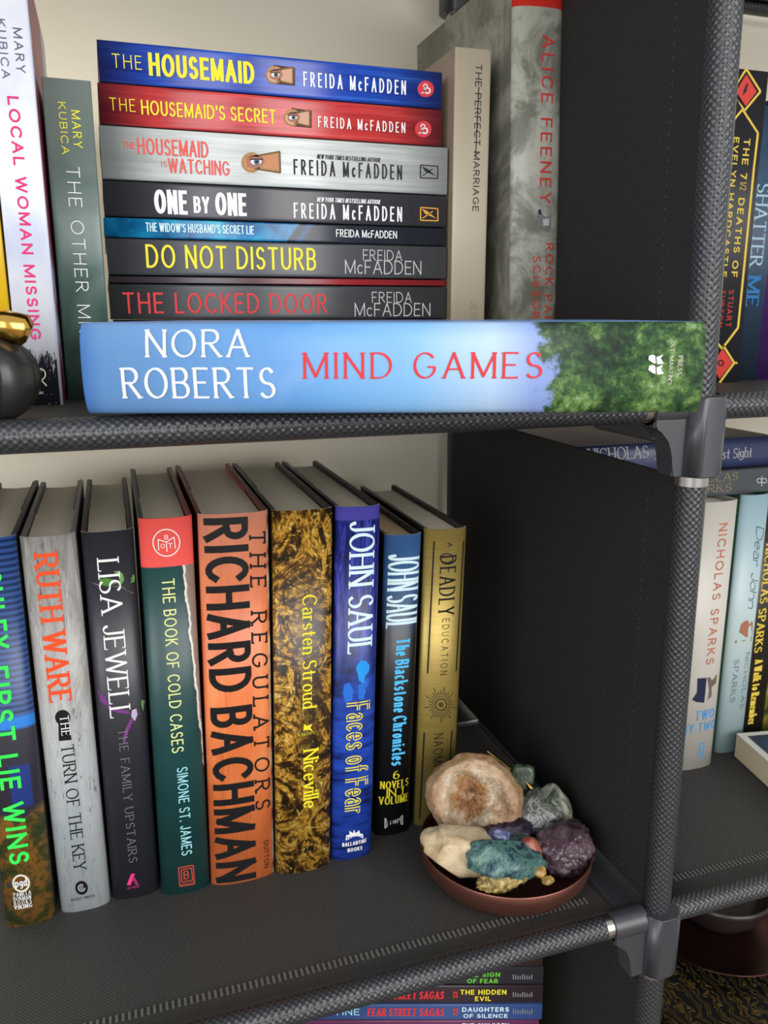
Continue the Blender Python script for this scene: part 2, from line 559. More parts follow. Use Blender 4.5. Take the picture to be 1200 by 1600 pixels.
# lettering on the spines, in mm on each spine: text, style, colour, reading direction, u, v, length, cap height, spacing
TX = {
 'first': [
  ('ASHLEY', 'SB', 'green', 'd', -4.88, 228.62, 54.29, 10.06, 0.22),
  ('FIRST LIE WINS', 'SB', 'green', 'd', -7.25, 164.38, 122.3, 10.75, 0.22),
  ('pgd', 'SE', 'white', 'h', -5.66, 26.98, 6.44, 5.43, 0.1),
  ('PAMELA', 'SE', 'white', 'h', -7.21, 20.96, 9.48, 2.52, 0.22),
  ('DORMAN', 'SE', 'white', 'h', -7.49, 18.0, 9.49, 2.53, 0.22),
  ('BOOKS', 'SE', 'white', 'h', -7.43, 15.16, 9.54, 2.54, 0.5),
  ('VIKING', 'SEB', 'white', 'h', -7.67, 12.35, 9.85, 2.54, 0.22),
 ],
 'ruth': [
  ('RUTH WARE', 'SEB', 'redorange', 'd', -7.59, 224.67, 88.04, 11.81, 0.1),
  ('THE', 'SE', 'white', 'd', -3.06, 128.82, 12.41, 4.71, 0.22),
  ('TURN OF THE KEY', 'SE', 'black', 'd', -4.12, 110.58, 82.44, 6.82, 0.12),
  ('SCOUT PRESS', 'SM', 'black', 'h', -7.62, 7.88, 13.34, 1.74, 0.22),
 ],
 'lisa': [
  ('LISA JEWELL', 'SE', 'white', 'd', -6.39, 217.79, 96.35, 11.46, 0.12),
  ('THE FAMILY UPSTAIRS', 'SEL', 'grey', 'd', -2.71, 114.35, 89.29, 4.93, 0.25),
  ('ATRIA', 'SM', 'pink', 'h', -4.9, 7.04, 7.07, 1.34, 0.22),
 ],
 'cold': [
  ('B', 'SM', 'white', 'h', -1.21, 227.85, 2.07, 2.57, 0.22),
  ('O', 'SM', 'white', 'h', -3.54, 222.94, 2.43, 2.58, 0.22),
  ('T', 'SM', 'white', 'h', 0.59, 222.6, 2.44, 2.95, 0.22),
  ('THE BOOK OF COLD CASES', 'CM', 'paleyellow', 'd', -4.01, 204.98, 108.22, 6.99, 0.2),
  ('SIMONE ST. JAMES', 'CM', 'palecyan', 'd', -1.76, 86.76, 59.92, 6.3, 0.18),
  ('B', 'SM', 'redd', 'h', -1.42, 10.15, 3.49, 5.84, 0.22),
  ('BERKLEY', 'SM', 'redd', 'h', -3.18, 5.84, 7.77, 1.58, 0.22),
 ],
 'reg': [
  ('RICHARD BACHMAN', 'CB2', 'black', 'd', -17.11, 237.82, 236.4, 24.7, 0.14),
  ('THE REGULATORS', 'IT', 'black', 'd', 8.06, 229.09, 180.59, 9.95, 0.55),
  ('DUTTON', 'SM', 'black', 'd', 13.05, 25.84, 19.55, 3.24, 0.22),
 ],
 'nic': [
  ('Carsten Stroud', 'SEM', 'yellow', 'd', -1.26, 187.76, 73.42, 8.95, 0.1),
  ('Niceville', 'SEM', 'yellow', 'd', -0.89, 86.54, 41.04, 9.79, 0.1),
  ('KNOPF', 'SE', 'yellow', 'h', -4.03, 96.45, 10.93, 1.73, 0.3),
 ],
 'faces': [
  ('JOHN SAUL', 'SE', 'icewhite', 'd', -6.07, 229.65, 85.17, 15.97, 0.08),
  ('Faces of Fear', 'SEX', 'yellow', 'd', -6.17, 112.4, 78.64, 15.57, 0.12),
  ('Faces of Fear', 'SEY', 'bluecore', 'd', -6.17, 112.4, 78.64, 15.57, 0.12),
  ('BALLANTINE', 'SB', 'white', 'h', -7.29, 10.34, 16.67, 2.86, 0.22),
  ('BOOKS', 'SB', 'white', 'h', -3.73, 5.74, 10.12, 2.88, 0.22),
 ],
 'black': [
  ('JOHN SAUL', 'SEN', 'icewhite', 'd', -10.22, 201.49, 50.68, 21.23, 0.04),
  ('The Blackstone Chronicles', 'BL', 'skyblue', 'd', -3.34, 144.52, 91.83, 9.29, 0.1),
  ('6', 'SEV', 'yellow', 'h', -2.02, 42.91, 4.61, 5.81, 0.22),
  ('NOVELS', 'SEV', 'yellow', 'h', -10.51, 35.99, 20.35, 5.57, 0.2),
  ('IN 1', 'SEV', 'yellow', 'h', -6.18, 30.0, 12.06, 5.61, 0.1),
  ('VOLUME', 'SEV', 'yellow', 'h', -11.04, 24.05, 21.37, 5.86, 0.2),
  ('FAWCETT', 'SL', 'black', 'h', -5.88, 7.59, 11.66, 4.97, 0.3),
 ],
 'deadly': [
  ('A', 'SM', 'black', 'd', -0.15, 205.67, 3.02, 3.6, 0.22),
  ('DEADLY', 'DEC', 'black', 'd', -4.59, 196.99, 41.03, 11.26, 0.2),
  ('EDUCATION', 'SL', 'black', 'd', -1.43, 153.58, 40.29, 5.06, 0.5),
  ('NAOMI NOVIK', 'SL', 'black', 'd', -4.14, 70.25, 51.83, 7.11, 0.3),
 ],
 'local': [
  ('MARY', 'SM', 'slate', 'd', 2.61, 173.51, 18.81, 3.84, 0.3),
  ('KUBICA', 'SM', 'slate', 'd', -3.9, 176.59, 24.91, 3.52, 0.3),
  ('LOCAL WOMAN MISSING', 'SB', 'hotpink', 'd', -2.62, 144.23, 111.57, 5.02, 0.25),
  ('PARK', 'SM', 'white', 'h', -2.97, 9.09, 2.71, 1.12, 0.22),
  ('ROW', 'SM', 'white', 'h', -3.12, 7.49, 2.71, 1.12, 0.22),
  ('BOOKS', 'SM', 'white', 'h', -3.28, 5.7, 4.22, 1.29, 0.22),
 ],
 'other': [
  ('MARY', 'SM', 'yellowg', 'd', 1.18, 144.3, 17.51, 4.26, 0.25),
  ('KUBICA', 'SM', 'yellowg', 'd', -4.68, 147.68, 24.26, 3.62, 0.25),
  ('THE OTHER MRS.', 'SL', 'white', 'd', -3.32, 117.79, 91.25, 6.45, 0.28),
 ],
 'hm': [
  ('THE', 'SL', 'yellow', 'd', -3.02, 187.96, 15.02, 6.8, 0.3),
  ('HOUSEMAID', 'CB', 'yellow', 'd', -5.4, 169.47, 56.88, 11.28, 0.14),
  ('FREIDA McFADDEN', 'CM', 'white', 'd', -4.12, 84.83, 61.89, 7.64, 0.55),
 ],
 'hs': [
  ('THE', 'SL', 'yellow', 'd', -3.23, 191.07, 13.16, 6.31, 0.3),
  ("HOUSEMAID'S SECRET", 'CM2', 'yellow', 'd', -4.21, 174.97, 73.44, 7.34, 0.16),
  ('FREIDA McFADDEN', 'CM', 'white', 'd', -4.25, 76.87, 53.43, 5.8, 0.55),
 ],
 'hw': [
  ('THE', 'CM2', 'redorange2', 'd', 2.4, 189.9, 6.32, 3.55, 0.2),
  ('HOUSEMAID', 'CM2', 'redorange2', 'd', -0.07, 182.44, 38.2, 8.44, 0.14),
  ('IS', 'CM2', 'redorange2', 'd', -5.94, 170.3, 3.09, 2.97, 0.2),
  ('WATCHING', 'CM2', 'redorange2', 'd', -8.84, 166.72, 33.8, 7.61, 0.14),
  ('NEW YORK TIMES BESTSELLING AUTHOR', 'ITB', 'black', 'd', 2.88, 82.12, 38.78, 2.43, 0.2),
  ('FREIDA McFADDEN', 'CM', 'black', 'd', -6.3, 96.03, 66.48, 8.3, 0.55),
 ],
 'obo': [
  ('NEW YORK TIMES BESTSELLING AUTHOR', 'ITB', 'white', 'd', 2.73, 82.33, 39.21, 2.48, 0.2),
  ('FREIDA McFADDEN', 'CM', 'white', 'd', -6.85, 96.39, 67.22, 8.49, 0.55),
  ('ONE', 'CB', 'white', 'd', -7.1, 175.01, 18.13, 12.74, 0.12),
  ('BY', 'CB', 'white', 'd', -6.01, 153.66, 8.91, 8.85, 0.12),
  ('ONE', 'CB', 'white', 'd', -6.83, 141.57, 17.83, 12.34, 0.12),
 ],
 'widow': [
  ("THE WIDOW'S HUSBAND'S SECRET LIE", 'CM2', 'icewhite', 'd', -1.67, 180.51, 60.36, 4.74, 0.14),
  ('FREIDA McFADDEN', 'CM2', 'white', 'd', -1.69, 71.01, 38.52, 4.36, 0.14),
 ],
 'dnd': [
  ('DO NOT DISTURB', 'CM3', 'yellow', 'd', -5.75, 182.02, 97.86, 12.71, 0.2),
  ('FREIDA', 'CL', 'greyl', 'd', 0.52, 54.87, 25.19, 6.32, 0.2),
  ('McFADDEN', 'CL', 'greyl', 'd', -7.39, 66.29, 49.36, 8.17, 0.16),
 ],
 'locked': [
  ('THE LOCKED DOOR', 'CM3', 'red', 'd', -6.39, 196.41, 118.38, 11.52, 0.22),
  ('FREIDA', 'CL', 'greyl', 'd', -0.09, 49.4, 26.11, 6.49, 0.2),
  ('McFADDEN', 'CL', 'greyl', 'd', -8.23, 60.6, 49.91, 8.02, 0.16),
 ],
 'mind': [
  ('NORA', 'ROM', 'white', 'd', 4.58, 215.36, 39.67, 10.34, 0.2),
  ('ROBERTS', 'ROM', 'white', 'd', -11.23, 225.45, 59.59, 11.81, 0.16),
  ('MIND GAMES', 'ROM', 'red', 'd', -3.74, 154.97, 92.5, 9.99, 0.24),
  ("ST. MARTIN'S", 'SE', 'cream', 'x', 9.09, 13.63, 15.59, 1.48, 0.2),
  ('PRESS', 'SE', 'cream', 'x', 4.74, 10.32, 7.31, 1.73, 0.2),
 ],
 'pm': [
  ('THE PERFECT MARRIAGE', 'SM', 'blackt', 'd', 1.38, 189.61, 82.78, 4.16, 0.2),
  ('JENEVA ROSE', 'SL', 'taupe', 'd', 1.85, 53.49, 48.64, 4.44, 0.2),
 ],
 'feeney': [
  ('ALICE FEENEY', 'SM', 'redb', 'd', 0.92, 205.31, 93.61, 8.09, 0.35),
  ('ROCK PAPER', 'SM', 'redb', 'd', 5.78, 87.92, 61.02, 6.34, 0.35),
  ('SCISSORS', 'SM', 'redb', 'd', -2.89, 80.31, 43.83, 5.4, 0.35),
 ],
 'deaths': [
  ('THE 7   DEATHS OF', 'SB', 'goldy', 'd', -1.51, 166.62, 91.88, 5.38, 0.3),
  ('EVELYN HARDCASTLE', 'SB', 'goldy', 'd', -10.28, 166.92, 92.28, 4.79, 0.22),
  ('1/2', 'SL', 'goldy', 'd', -1.1, 138.61, 5.44, 5.17, 0.1),
  ('STUART', 'SM', 'redb', 'd', -2.15, 65.89, 25.96, 4.48, 0.3),
  ('TURTON', 'SM', 'redb', 'd', -9.15, 65.84, 25.87, 3.89, 0.3),
 ],
 'shatter': [
  ('SHATTER', 'SE', 'icegrey', 'd', -5.43, 140.23, 57.12, 11.32, 0.1),
  ('ME', 'SEB', 'blueb', 'd', -5.5, 76.34, 22.34, 11.61, 0.1),
 ],
 'navy': [
  ('NICHOLAS', 'SE', 'greyl', 'd', 1.24, 165.43, 49.72, 8.63, 0.1),
  ('SPARKS', 'SE', 'greyl', 'd', -0.8, 110.79, 37.92, 7.5, 0.1),
  ('First Sight', 'SE', 'greyl', 'd', -3.35, 60.19, 36.37, 7.71, 0.1),
 ],
 'grey': [
  ('NICHOLAS', 'SE', 'brass', 'd', 1.73, 107.39, 52.99, 5.75, 0.1),
  ('SPARKS', 'SE', 'brass', 'd', -6.45, 104.32, 45.01, 5.8, 0.12),
 ],
 'two': [
  ('NICHOLAS SPARKS', 'SM', 'rust', 'd', -0.58, 200.04, 111.64, 7.51, 0.3),
  ('TWO', 'SM', 'blue2', 'h', -5.57, 41.97, 18.89, 8.29, 0.25),
  ('BY TWO', 'SM', 'blue2', 'h', -15.32, 31.84, 31.72, 7.76, 0.2),
 ],
 'dear': [
  ('Dear John', 'SC', 'navyd', 'd', 0.45, 191.39, 68.07, 7.99, 0.05),
  ('NICHOLAS', 'SE', 'slate', 'd', 3.84, 86.59, 48.86, 3.84, 0.2),
  ('SPARKS', 'SE', 'slate', 'd', -6.69, 82.13, 37.19, 4.44, 0.2),
 ],
 'walk': [
  ('NICHOLAS SPARKS', 'SEB', 'goldy', 'd', -8.02, 174.5, 91.87, 7.56, 0.15),
  ('A Walk to Remember', 'SEB', 'goldy', 'd', -6.03, 76.56, 58.35, 7.86, 0.1),
 ],
 'f1': [
  ('THE SIGN', 'SB', 'lime', 'd', -0.52, 52.69, 23.83, 3.55, 0.22),
  ('OF FEAR', 'SB', 'lime', 'd', -5.61, 50.45, 20.47, 3.57, 0.22),
  ('FEAR STREET SAGAS', 'WON', 'red', 'd', -3.97, 116.98, 51.15, 6.1, 0.16),
  ('R.L. STINE', 'SM', 'palecyan', 'd', -3.36, 161.28, 39.2, 5.08, 0.2),
 ],
 'f2': [
  ('THE HIDDEN', 'SB', 'yellow', 'd', 0.33, 55.28, 30.83, 3.85, 0.22),
  ('EVIL', 'SB', 'yellow', 'd', -4.82, 45.3, 10.73, 3.61, 0.22),
  ('FEAR STREET SAGAS', 'WON', 'red', 'd', -3.17, 117.38, 51.46, 6.17, 0.16),
  ('R.L. STINE', 'SM', 'palecyan', 'd', -2.55, 161.96, 39.44, 5.14, 0.2),
 ],
 'f3': [
  ('DAUGHTERS', 'SB', 'icewhite', 'd', 0.78, 53.79, 31.45, 3.64, 0.22),
  ('OF SILENCE', 'SB', 'icewhite', 'd', -4.17, 52.83, 29.79, 3.13, 0.22),
  ('FEAR STREET SAGAS', 'WON', 'red', 'd', -2.49, 117.57, 51.77, 6.24, 0.16),
  ('R.L. STINE', 'SM', 'palecyan', 'd', -1.87, 162.41, 39.67, 5.2, 0.2),
 ],
 'f4': [
  ('THE CHILDREN', 'SB', 'icewhite', 'd', 1.01, 51.84, 31.63, 3.94, 0.22),
  ('FEAR STREET SAGAS', 'WON', 'red', 'd', -2.03, 115.98, 52.05, 6.31, 0.16),
  ('R.L. STINE', 'SM', 'palecyan', 'd', -1.4, 161.07, 39.89, 5.26, 0.2),
 ],
}
# printed marks, in mm on each spine: colour, layer, outline
DC = {
 'first': [
  ('cream',0,[(1.26,28.23),(2.27,27.98),(1.98,26.5),(1.03,27.06)]),
  ('cream',0,[(1.03,27.06),(1.98,26.5),(1.38,25.19),(0.56,26.03)]),
  ('cream',0,[(0.56,26.03),(1.38,25.19),(0.52,24.15),(-0.12,25.22)]),
  ('cream',0,[(-0.12,25.22),(0.52,24.15),(-0.54,23.45),(-0.95,24.67)]),
  ('cream',0,[(-0.95,24.67),(-0.54,23.45),(-1.73,23.14),(-1.88,24.42)]),
  ('cream',0,[(-1.88,24.42),(-1.73,23.14),(-2.97,23.24),(-2.85,24.5)]),
  ('cream',0,[(-2.85,24.5),(-2.97,23.24),(-4.16,23.74),(-3.79,24.89)]),
  ('cream',0,[(-3.79,24.89),(-4.16,23.74),(-5.23,24.6),(-4.63,25.57)]),
  ('cream',0,[(-4.63,25.57),(-5.23,24.6),(-6.11,25.77),(-5.32,26.49)]),
  ('cream',0,[(-5.32,26.49),(-6.11,25.77),(-6.74,27.17),(-5.82,27.59)]),
  ('cream',0,[(-5.82,27.59),(-6.74,27.17),(-7.07,28.7),(-6.08,28.79)]),
  ('cream',0,[(-6.08,28.79),(-7.07,28.7),(-7.09,30.25),(-6.09,30.01)]),
  ('cream',0,[(-6.09,30.01),(-7.09,30.25),(-6.79,31.72),(-5.85,31.17)]),
  ('cream',0,[(-5.85,31.17),(-6.79,31.72),(-6.19,33.02),(-5.38,32.18)]),
  ('cream',0,[(-5.38,32.18),(-6.19,33.02),(-5.34,34.05),(-4.71,33)]),
  ('cream',0,[(-4.71,33),(-5.34,34.05),(-4.29,34.74),(-3.89,33.54)]),
  ('cream',0,[(-3.89,33.54),(-4.29,34.74),(-3.11,35.06),(-2.96,33.79)]),
  ('cream',0,[(-2.96,33.79),(-3.11,35.06),(-1.88,34.97),(-2,33.72)]),
  ('cream',0,[(-2,33.72),(-1.88,34.97),(-0.69,34.49),(-1.06,33.34)]),
  ('cream',0,[(-1.06,33.34),(-0.69,34.49),(0.39,33.63),(-0.22,32.67)]),
  ('cream',0,[(-0.22,32.67),(0.39,33.63),(1.27,32.47),(0.48,31.75)]),
  ('cream',0,[(0.48,31.75),(1.27,32.47),(1.91,31.08),(0.98,30.66)]),
  ('cream',0,[(0.98,30.66),(1.91,31.08),(2.25,29.55),(1.25,29.45)]),
  ('cream',0,[(1.25,29.45),(2.25,29.55),(2.27,27.98),(1.26,28.23)]),
 ],
 'ruth': [
  ('black',0,[(2.43,127.08),(2.11,125.66),(1.42,124.44),(0.44,123.54),(-0.75,123.07),(-2.01,123.05),(-3.23,123.49),(-4.28,124.35),(-5.07,125.54),(-5.52,126.95),(-5.58,128.43),(-5.26,129.84),(-4.57,131.05),(-3.6,131.94),(-2.42,132.42),(-1.17,132.44),(0.05,132.01),(1.11,131.16),(1.91,129.97),(2.36,128.57)]),
  ('black',0,[(-4.03,126.97),(1.05,126.91),(1.9,113.13),(-4.9,113.54)]),
  ('black',0,[(2.52,15.03),(2.22,13.59),(1.6,12.38),(0.73,11.51),(-0.32,11.08),(-1.43,11.13),(-2.5,11.64),(-3.43,12.57),(-4.12,13.83),(-4.5,15.29),(-4.55,16.8),(-4.25,18.23),(-3.63,19.44),(-2.77,20.3),(-1.73,20.73),(-0.62,20.69),(0.45,20.19),(1.38,19.27),(2.08,18.01),(2.47,16.55)]),
  ('greyl',1,[(0.48,15.54),(1.01,15.41),(0.79,14.53),(0.32,14.89)]),
  ('greyl',1,[(0.32,14.89),(0.79,14.53),(0.32,13.84),(-0.03,14.38)]),
  ('greyl',1,[(-0.03,14.38),(0.32,13.84),(-0.33,13.44),(-0.51,14.09)]),
  ('greyl',1,[(-0.51,14.09),(-0.33,13.44),(-1.08,13.39),(-1.07,14.05)]),
  ('greyl',1,[(-1.07,14.05),(-1.08,13.39),(-1.83,13.68),(-1.62,14.26)]),
  ('greyl',1,[(-1.62,14.26),(-1.83,13.68),(-2.46,14.28),(-2.08,14.71)]),
  ('greyl',1,[(-2.08,14.71),(-2.46,14.28),(-2.89,15.11),(-2.4,15.32)]),
  ('greyl',1,[(-2.4,15.32),(-2.89,15.11),(-3.06,16.05),(-2.53,16.02)]),
  ('greyl',1,[(-2.53,16.02),(-3.06,16.05),(-2.95,16.97),(-2.45,16.7)]),
  ('greyl',1,[(-2.45,16.7),(-2.95,16.97),(-2.58,17.75),(-2.17,17.27)]),
  ('greyl',1,[(-2.17,17.27),(-2.58,17.75),(-1.99,18.27),(-1.74,17.66)]),
  ('greyl',1,[(-1.74,17.66),(-1.99,18.27),(-1.27,18.47),(-1.2,17.8)]),
  ('greyl',1,[(-1.2,17.8),(-1.27,18.47),(-0.51,18.31),(-0.64,17.69)]),
  ('greyl',1,[(-0.64,17.69),(-0.51,18.31),(0.18,17.83),(-0.14,17.33)]),
  ('greyl',1,[(-0.49,15.79),(-0.14,15.7),(-0.19,15.42),(-0.53,15.62)]),
  ('greyl',1,[(-0.53,15.62),(-0.19,15.42),(-0.3,15.18),(-0.59,15.48)]),
  ('greyl',1,[(-0.59,15.48),(-0.3,15.18),(-0.46,14.99),(-0.69,15.36)]),
  ('greyl',1,[(-0.69,15.36),(-0.46,14.99),(-0.66,14.87),(-0.81,15.29)]),
  ('greyl',1,[(-0.81,15.29),(-0.66,14.87),(-0.88,14.81),(-0.94,15.25)]),
  ('greyl',1,[(-0.94,15.25),(-0.88,14.81),(-1.12,14.83),(-1.08,15.27)]),
  ('greyl',1,[(-1.08,15.27),(-1.12,14.83),(-1.34,14.93),(-1.21,15.32)]),
  ('greyl',1,[(-1.21,15.32),(-1.34,14.93),(-1.54,15.09),(-1.34,15.42)]),
  ('greyl',1,[(-1.34,15.42),(-1.54,15.09),(-1.71,15.31),(-1.44,15.55)]),
  ('greyl',1,[(-1.44,15.55),(-1.71,15.31),(-1.83,15.57),(-1.51,15.71)]),
  ('greyl',1,[(-1.51,15.71),(-1.83,15.57),(-1.9,15.85),(-1.55,15.88)]),
  ('greyl',1,[(-1.55,15.88),(-1.9,15.85),(-1.91,16.14),(-1.55,16.05)]),
  ('greyl',1,[(-1.55,16.05),(-1.91,16.14),(-1.85,16.41),(-1.52,16.22)]),
  ('greyl',1,[(-1.52,16.22),(-1.85,16.41),(-1.74,16.65),(-1.45,16.36)]),
  ('greyl',1,[(-1.45,16.36),(-1.74,16.65),(-1.58,16.84),(-1.36,16.47)]),
  ('greyl',1,[(-1.36,16.47),(-1.58,16.84),(-1.38,16.97),(-1.24,16.55)]),
  ('greyl',1,[(-1.24,16.55),(-1.38,16.97),(-1.16,17.03),(-1.11,16.58)]),
  ('greyl',1,[(-1.11,16.58),(-1.16,17.03),(-0.93,17.01),(-0.97,16.57)]),
  ('greyl',1,[(-0.97,16.57),(-0.93,17.01),(-0.71,16.91),(-0.83,16.51)]),
  ('greyl',1,[(-0.83,16.51),(-0.71,16.91),(-0.5,16.75),(-0.71,16.42)]),
  ('greyl',1,[(-0.71,16.42),(-0.5,16.75),(-0.33,16.53),(-0.61,16.29)]),
  ('greyl',1,[(-0.61,16.29),(-0.33,16.53),(-0.21,16.27),(-0.54,16.13)]),
  ('greyl',1,[(-0.54,16.13),(-0.21,16.27),(-0.15,15.99),(-0.5,15.96)]),
  ('greyl',1,[(-0.5,15.96),(-0.15,15.99),(-0.14,15.7),(-0.49,15.79)]),
 ],
 'lisa': [
  ('pink',0,[(-5.12,10),(-1.99,17.37),(0.23,16.84),(-2.9,9.46)]),
  ('darkpink',0,[(-0.6,15.69),(1.95,8.72),(0.06,8.73),(-1.49,13.64)]),
  ('leaf',-1,[(2,210.32),(4.73,210.42),(6.63,208.36),(7.07,204.93),(5.53,202.45),(3.46,202.29),(5.04,205.14),(4.54,207.82)]),
  ('leaf2',-1,[(-6.05,206.65),(-2.64,207.05),(1,205.93),(1.49,203.25),(-2,202.11),(-5.97,203.28)]),
  ('leaf',-1,[(12.04,207.06),(14.14,207.6),(14.34,205.32),(12.42,202.49),(10.33,202.32)]),
  ('stem',-1,[(-14.17,206.48),(-7.4,203.16),(-7.2,203.67),(-13.97,206.98)]),
  ('stem',-1,[(-7.34,203.14),(5.38,200.67),(5.46,201.23),(-7.26,203.69)]),
  ('stem',-1,[(5.3,200.77),(11.14,195.59),(11.39,195.94),(5.55,201.12)]),
  ('stem',-1,[(1.53,202.97),(11.24,204.6),(11.15,205.16),(1.45,203.53)]),
  ('violet',-1,[(-12.21,139.63),(-10.24,138.13),(-7.72,134.54),(-6.6,130.75),(-8.05,130.17),(-10.66,132.6)]),
  ('violet',-1,[(-8.02,130.57),(-2.63,127.29),(3.63,125.48),(4.88,122.83),(-1.4,124.66),(-6.84,127.56)]),
  ('lilac',-1,[(5.75,125.14),(8.28,125.55),(8.75,121.79),(7.06,117.96),(5.12,121.15)]),
  ('violet',-1,[(5.06,120.34),(6.43,119.3),(2.68,111.7),(0.33,103.83),(0.03,109.68),(1.84,115.14)]),
  ('violet',-1,[(7.97,121.93),(13.24,119.83),(13.43,120.61),(8.16,122.7)]),
  ('leaf',-1,[(11.45,129.94),(13.18,128.85),(13.63,124.69),(12.04,122.49),(11.24,126.71)]),
 ],
 'cold': [
  ('white',0,[(6.72,225.35),(7.27,225.31),(6.91,223.24),(6.38,223.44)]),
  ('white',0,[(6.38,223.44),(6.91,223.24),(6.05,221.35),(5.59,221.69)]),
  ('white',0,[(5.59,221.69),(6.05,221.35),(4.76,219.77),(4.39,220.23)]),
  ('white',0,[(4.39,220.23),(4.76,219.77),(3.13,218.62),(2.88,219.16)]),
  ('white',0,[(2.88,219.16),(3.13,218.62),(1.26,217.97),(1.15,218.55)]),
  ('white',0,[(1.15,218.55),(1.26,217.97),(-0.7,217.86),(-0.67,218.45)]),
  ('white',0,[(-0.67,218.45),(-0.7,217.86),(-2.63,218.3),(-2.46,218.86)]),
  ('white',0,[(-2.46,218.86),(-2.63,218.3),(-4.4,219.27),(-4.09,219.75)]),
  ('white',0,[(-4.09,219.75),(-4.4,219.27),(-5.87,220.68),(-5.46,221.06)]),
  ('white',0,[(-5.46,221.06),(-5.87,220.68),(-6.97,222.44),(-6.48,222.7)]),
  ('white',0,[(-6.48,222.7),(-6.97,222.44),(-7.6,224.44),(-7.06,224.54)]),
  ('white',0,[(-7.06,224.54),(-7.6,224.44),(-7.74,226.52),(-7.19,226.48)]),
  ('white',0,[(-7.19,226.48),(-7.74,226.52),(-7.37,228.57),(-6.85,228.38)]),
  ('white',0,[(-6.85,228.38),(-7.37,228.57),(-6.52,230.43),(-6.06,230.1)]),
  ('white',0,[(-6.06,230.1),(-6.52,230.43),(-5.24,231.99),(-4.88,231.55)]),
  ('white',0,[(-4.88,231.55),(-5.24,231.99),(-3.63,233.13),(-3.39,232.61)]),
  ('white',0,[(-3.39,232.61),(-3.63,233.13),(-1.79,233.79),(-1.68,233.22)]),
  ('white',0,[(-1.68,233.22),(-1.79,233.79),(0.15,233.92),(0.12,233.33)]),
  ('white',0,[(0.12,233.33),(0.15,233.92),(2.08,233.5),(1.91,232.95)]),
  ('white',0,[(1.91,232.95),(2.08,233.5),(3.85,232.57),(3.55,232.08)]),
  ('white',0,[(3.55,232.08),(3.85,232.57),(5.34,231.17),(4.93,230.79)]),
  ('white',0,[(4.93,230.79),(5.34,231.17),(6.46,229.42),(5.96,229.16)]),
  ('white',0,[(5.96,229.16),(6.46,229.42),(7.12,227.42),(6.57,227.31)]),
  ('white',0,[(6.57,227.31),(7.12,227.42),(7.27,225.31),(6.72,225.35)]),
  ('white',0,[(-4.41,221.83),(-4.41,228.11),(-4.85,228.12),(-4.86,221.84)]),
  ('white',0,[(-4.71,227.89),(-0.33,226.07),(-0.17,226.51),(-4.55,228.34)]),
  ('white',0,[(-0.14,226.08),(4.16,228.7),(3.93,229.11),(-0.37,226.5)]),
  ('white',0,[(3.82,228.9),(4.17,222.19),(4.62,222.2),(4.27,228.91)]),
  ('white',0,[(-0.48,226.29),(-0.43,220.72),(0.02,220.72),(-0.03,226.29)]),
  ('redd',0,[(-4.03,18.53),(4.82,18.3),(4.75,19.03),(-4.1,19.25)]),
  ('redd',0,[(4.48,18.71),(4.64,5.44),(5.26,5.34),(5.09,18.62)]),
  ('redd',0,[(4.91,5.76),(-3.99,6.06),(-3.92,5.32),(4.98,5.02)]),
  ('redd',0,[(-3.65,5.64),(-3.76,18.84),(-4.37,18.93),(-4.26,5.74)]),
  ('redd',0,[(-2.58,16.83),(3.59,16.77),(3.51,17.5),(-2.65,17.56)]),
  ('redd',0,[(3.25,17.17),(3.61,8.42),(4.23,8.35),(3.86,17.1)]),
  ('redd',0,[(3.88,8.76),(-2.69,8.94),(-2.62,8.21),(3.96,8.02)]),
  ('redd',0,[(-2.35,8.52),(-2.31,17.15),(-2.92,17.25),(-2.96,8.63)]),
 ],
 'nic': [
  ('yellow',0,[(-0.8,100.04),(-0.39,104.3),(1.22,102.77),(4.86,103.53),(3.65,101.11),(5.27,98.26),(2.84,99.93)]),
 ],
 'faces': [
  ('white',0,[(-5.19,14.89),(-4.82,18.6),(-2.65,18.66),(-2.7,21.51),(-1.78,18.97),(-0.46,18.24),(0.34,21.88),(1.72,18.3),(3.04,18.05),(3.86,20.74),(4.8,17.71),(6.57,17.37),(7.08,13.93)]),
  ('bluecore',1,[(-3.63,15.06),(-3.67,17.44),(-4.19,17.54),(-4.15,15.16)]),
  ('bluecore',1,[(-2.06,14.85),(-2.1,17.23),(-2.62,17.33),(-2.58,14.95)]),
  ('bluecore',1,[(-0.48,14.64),(-0.53,17.02),(-1.05,17.12),(-1.01,14.74)]),
  ('bluecore',1,[(1.1,14.43),(1.05,16.81),(0.52,16.91),(0.57,14.53)]),
  ('bluecore',1,[(2.68,14.21),(2.63,16.6),(2.1,16.71),(2.15,14.32)]),
  ('bluecore',1,[(4.26,14),(4.21,16.39),(3.69,16.5),(3.73,14.11)]),
  ('bluecore',1,[(5.85,13.79),(5.8,16.18),(5.27,16.29),(5.32,13.89)]),
  ('cyan',-1,[(0.2,137.44),(2.63,140.16),(5.98,139.37),(8.57,136.07),(8.25,132.23),(5.79,129.5),(4.64,124.44),(1.67,126.53),(0.73,131.38),(-0.58,134.54)]),
  ('cyan2',-1,[(-7.86,125.09),(-4.57,125.98),(-1.98,120.91),(-2.68,114.05),(-6.83,112.84),(-8.59,119.14)]),
  ('cyan2',-1,[(1.3,123.98),(4.63,124.87),(6.45,119),(4.9,113.08),(1.5,114.39)]),
 ],
 'black': [
  ('greyl',0,[(-7.01,13.67),(6.49,13.73),(6.78,6.22),(-6.74,5.71)]),
 ],
 'deadly': [
  ('black',0,[(-9.68,207.15),(-10.64,115.43),(-9.63,115.26),(-8.7,207.04)]),
  ('black',0,[(11.46,205.81),(10.31,114.31),(11.35,114.13),(12.47,205.69)]),
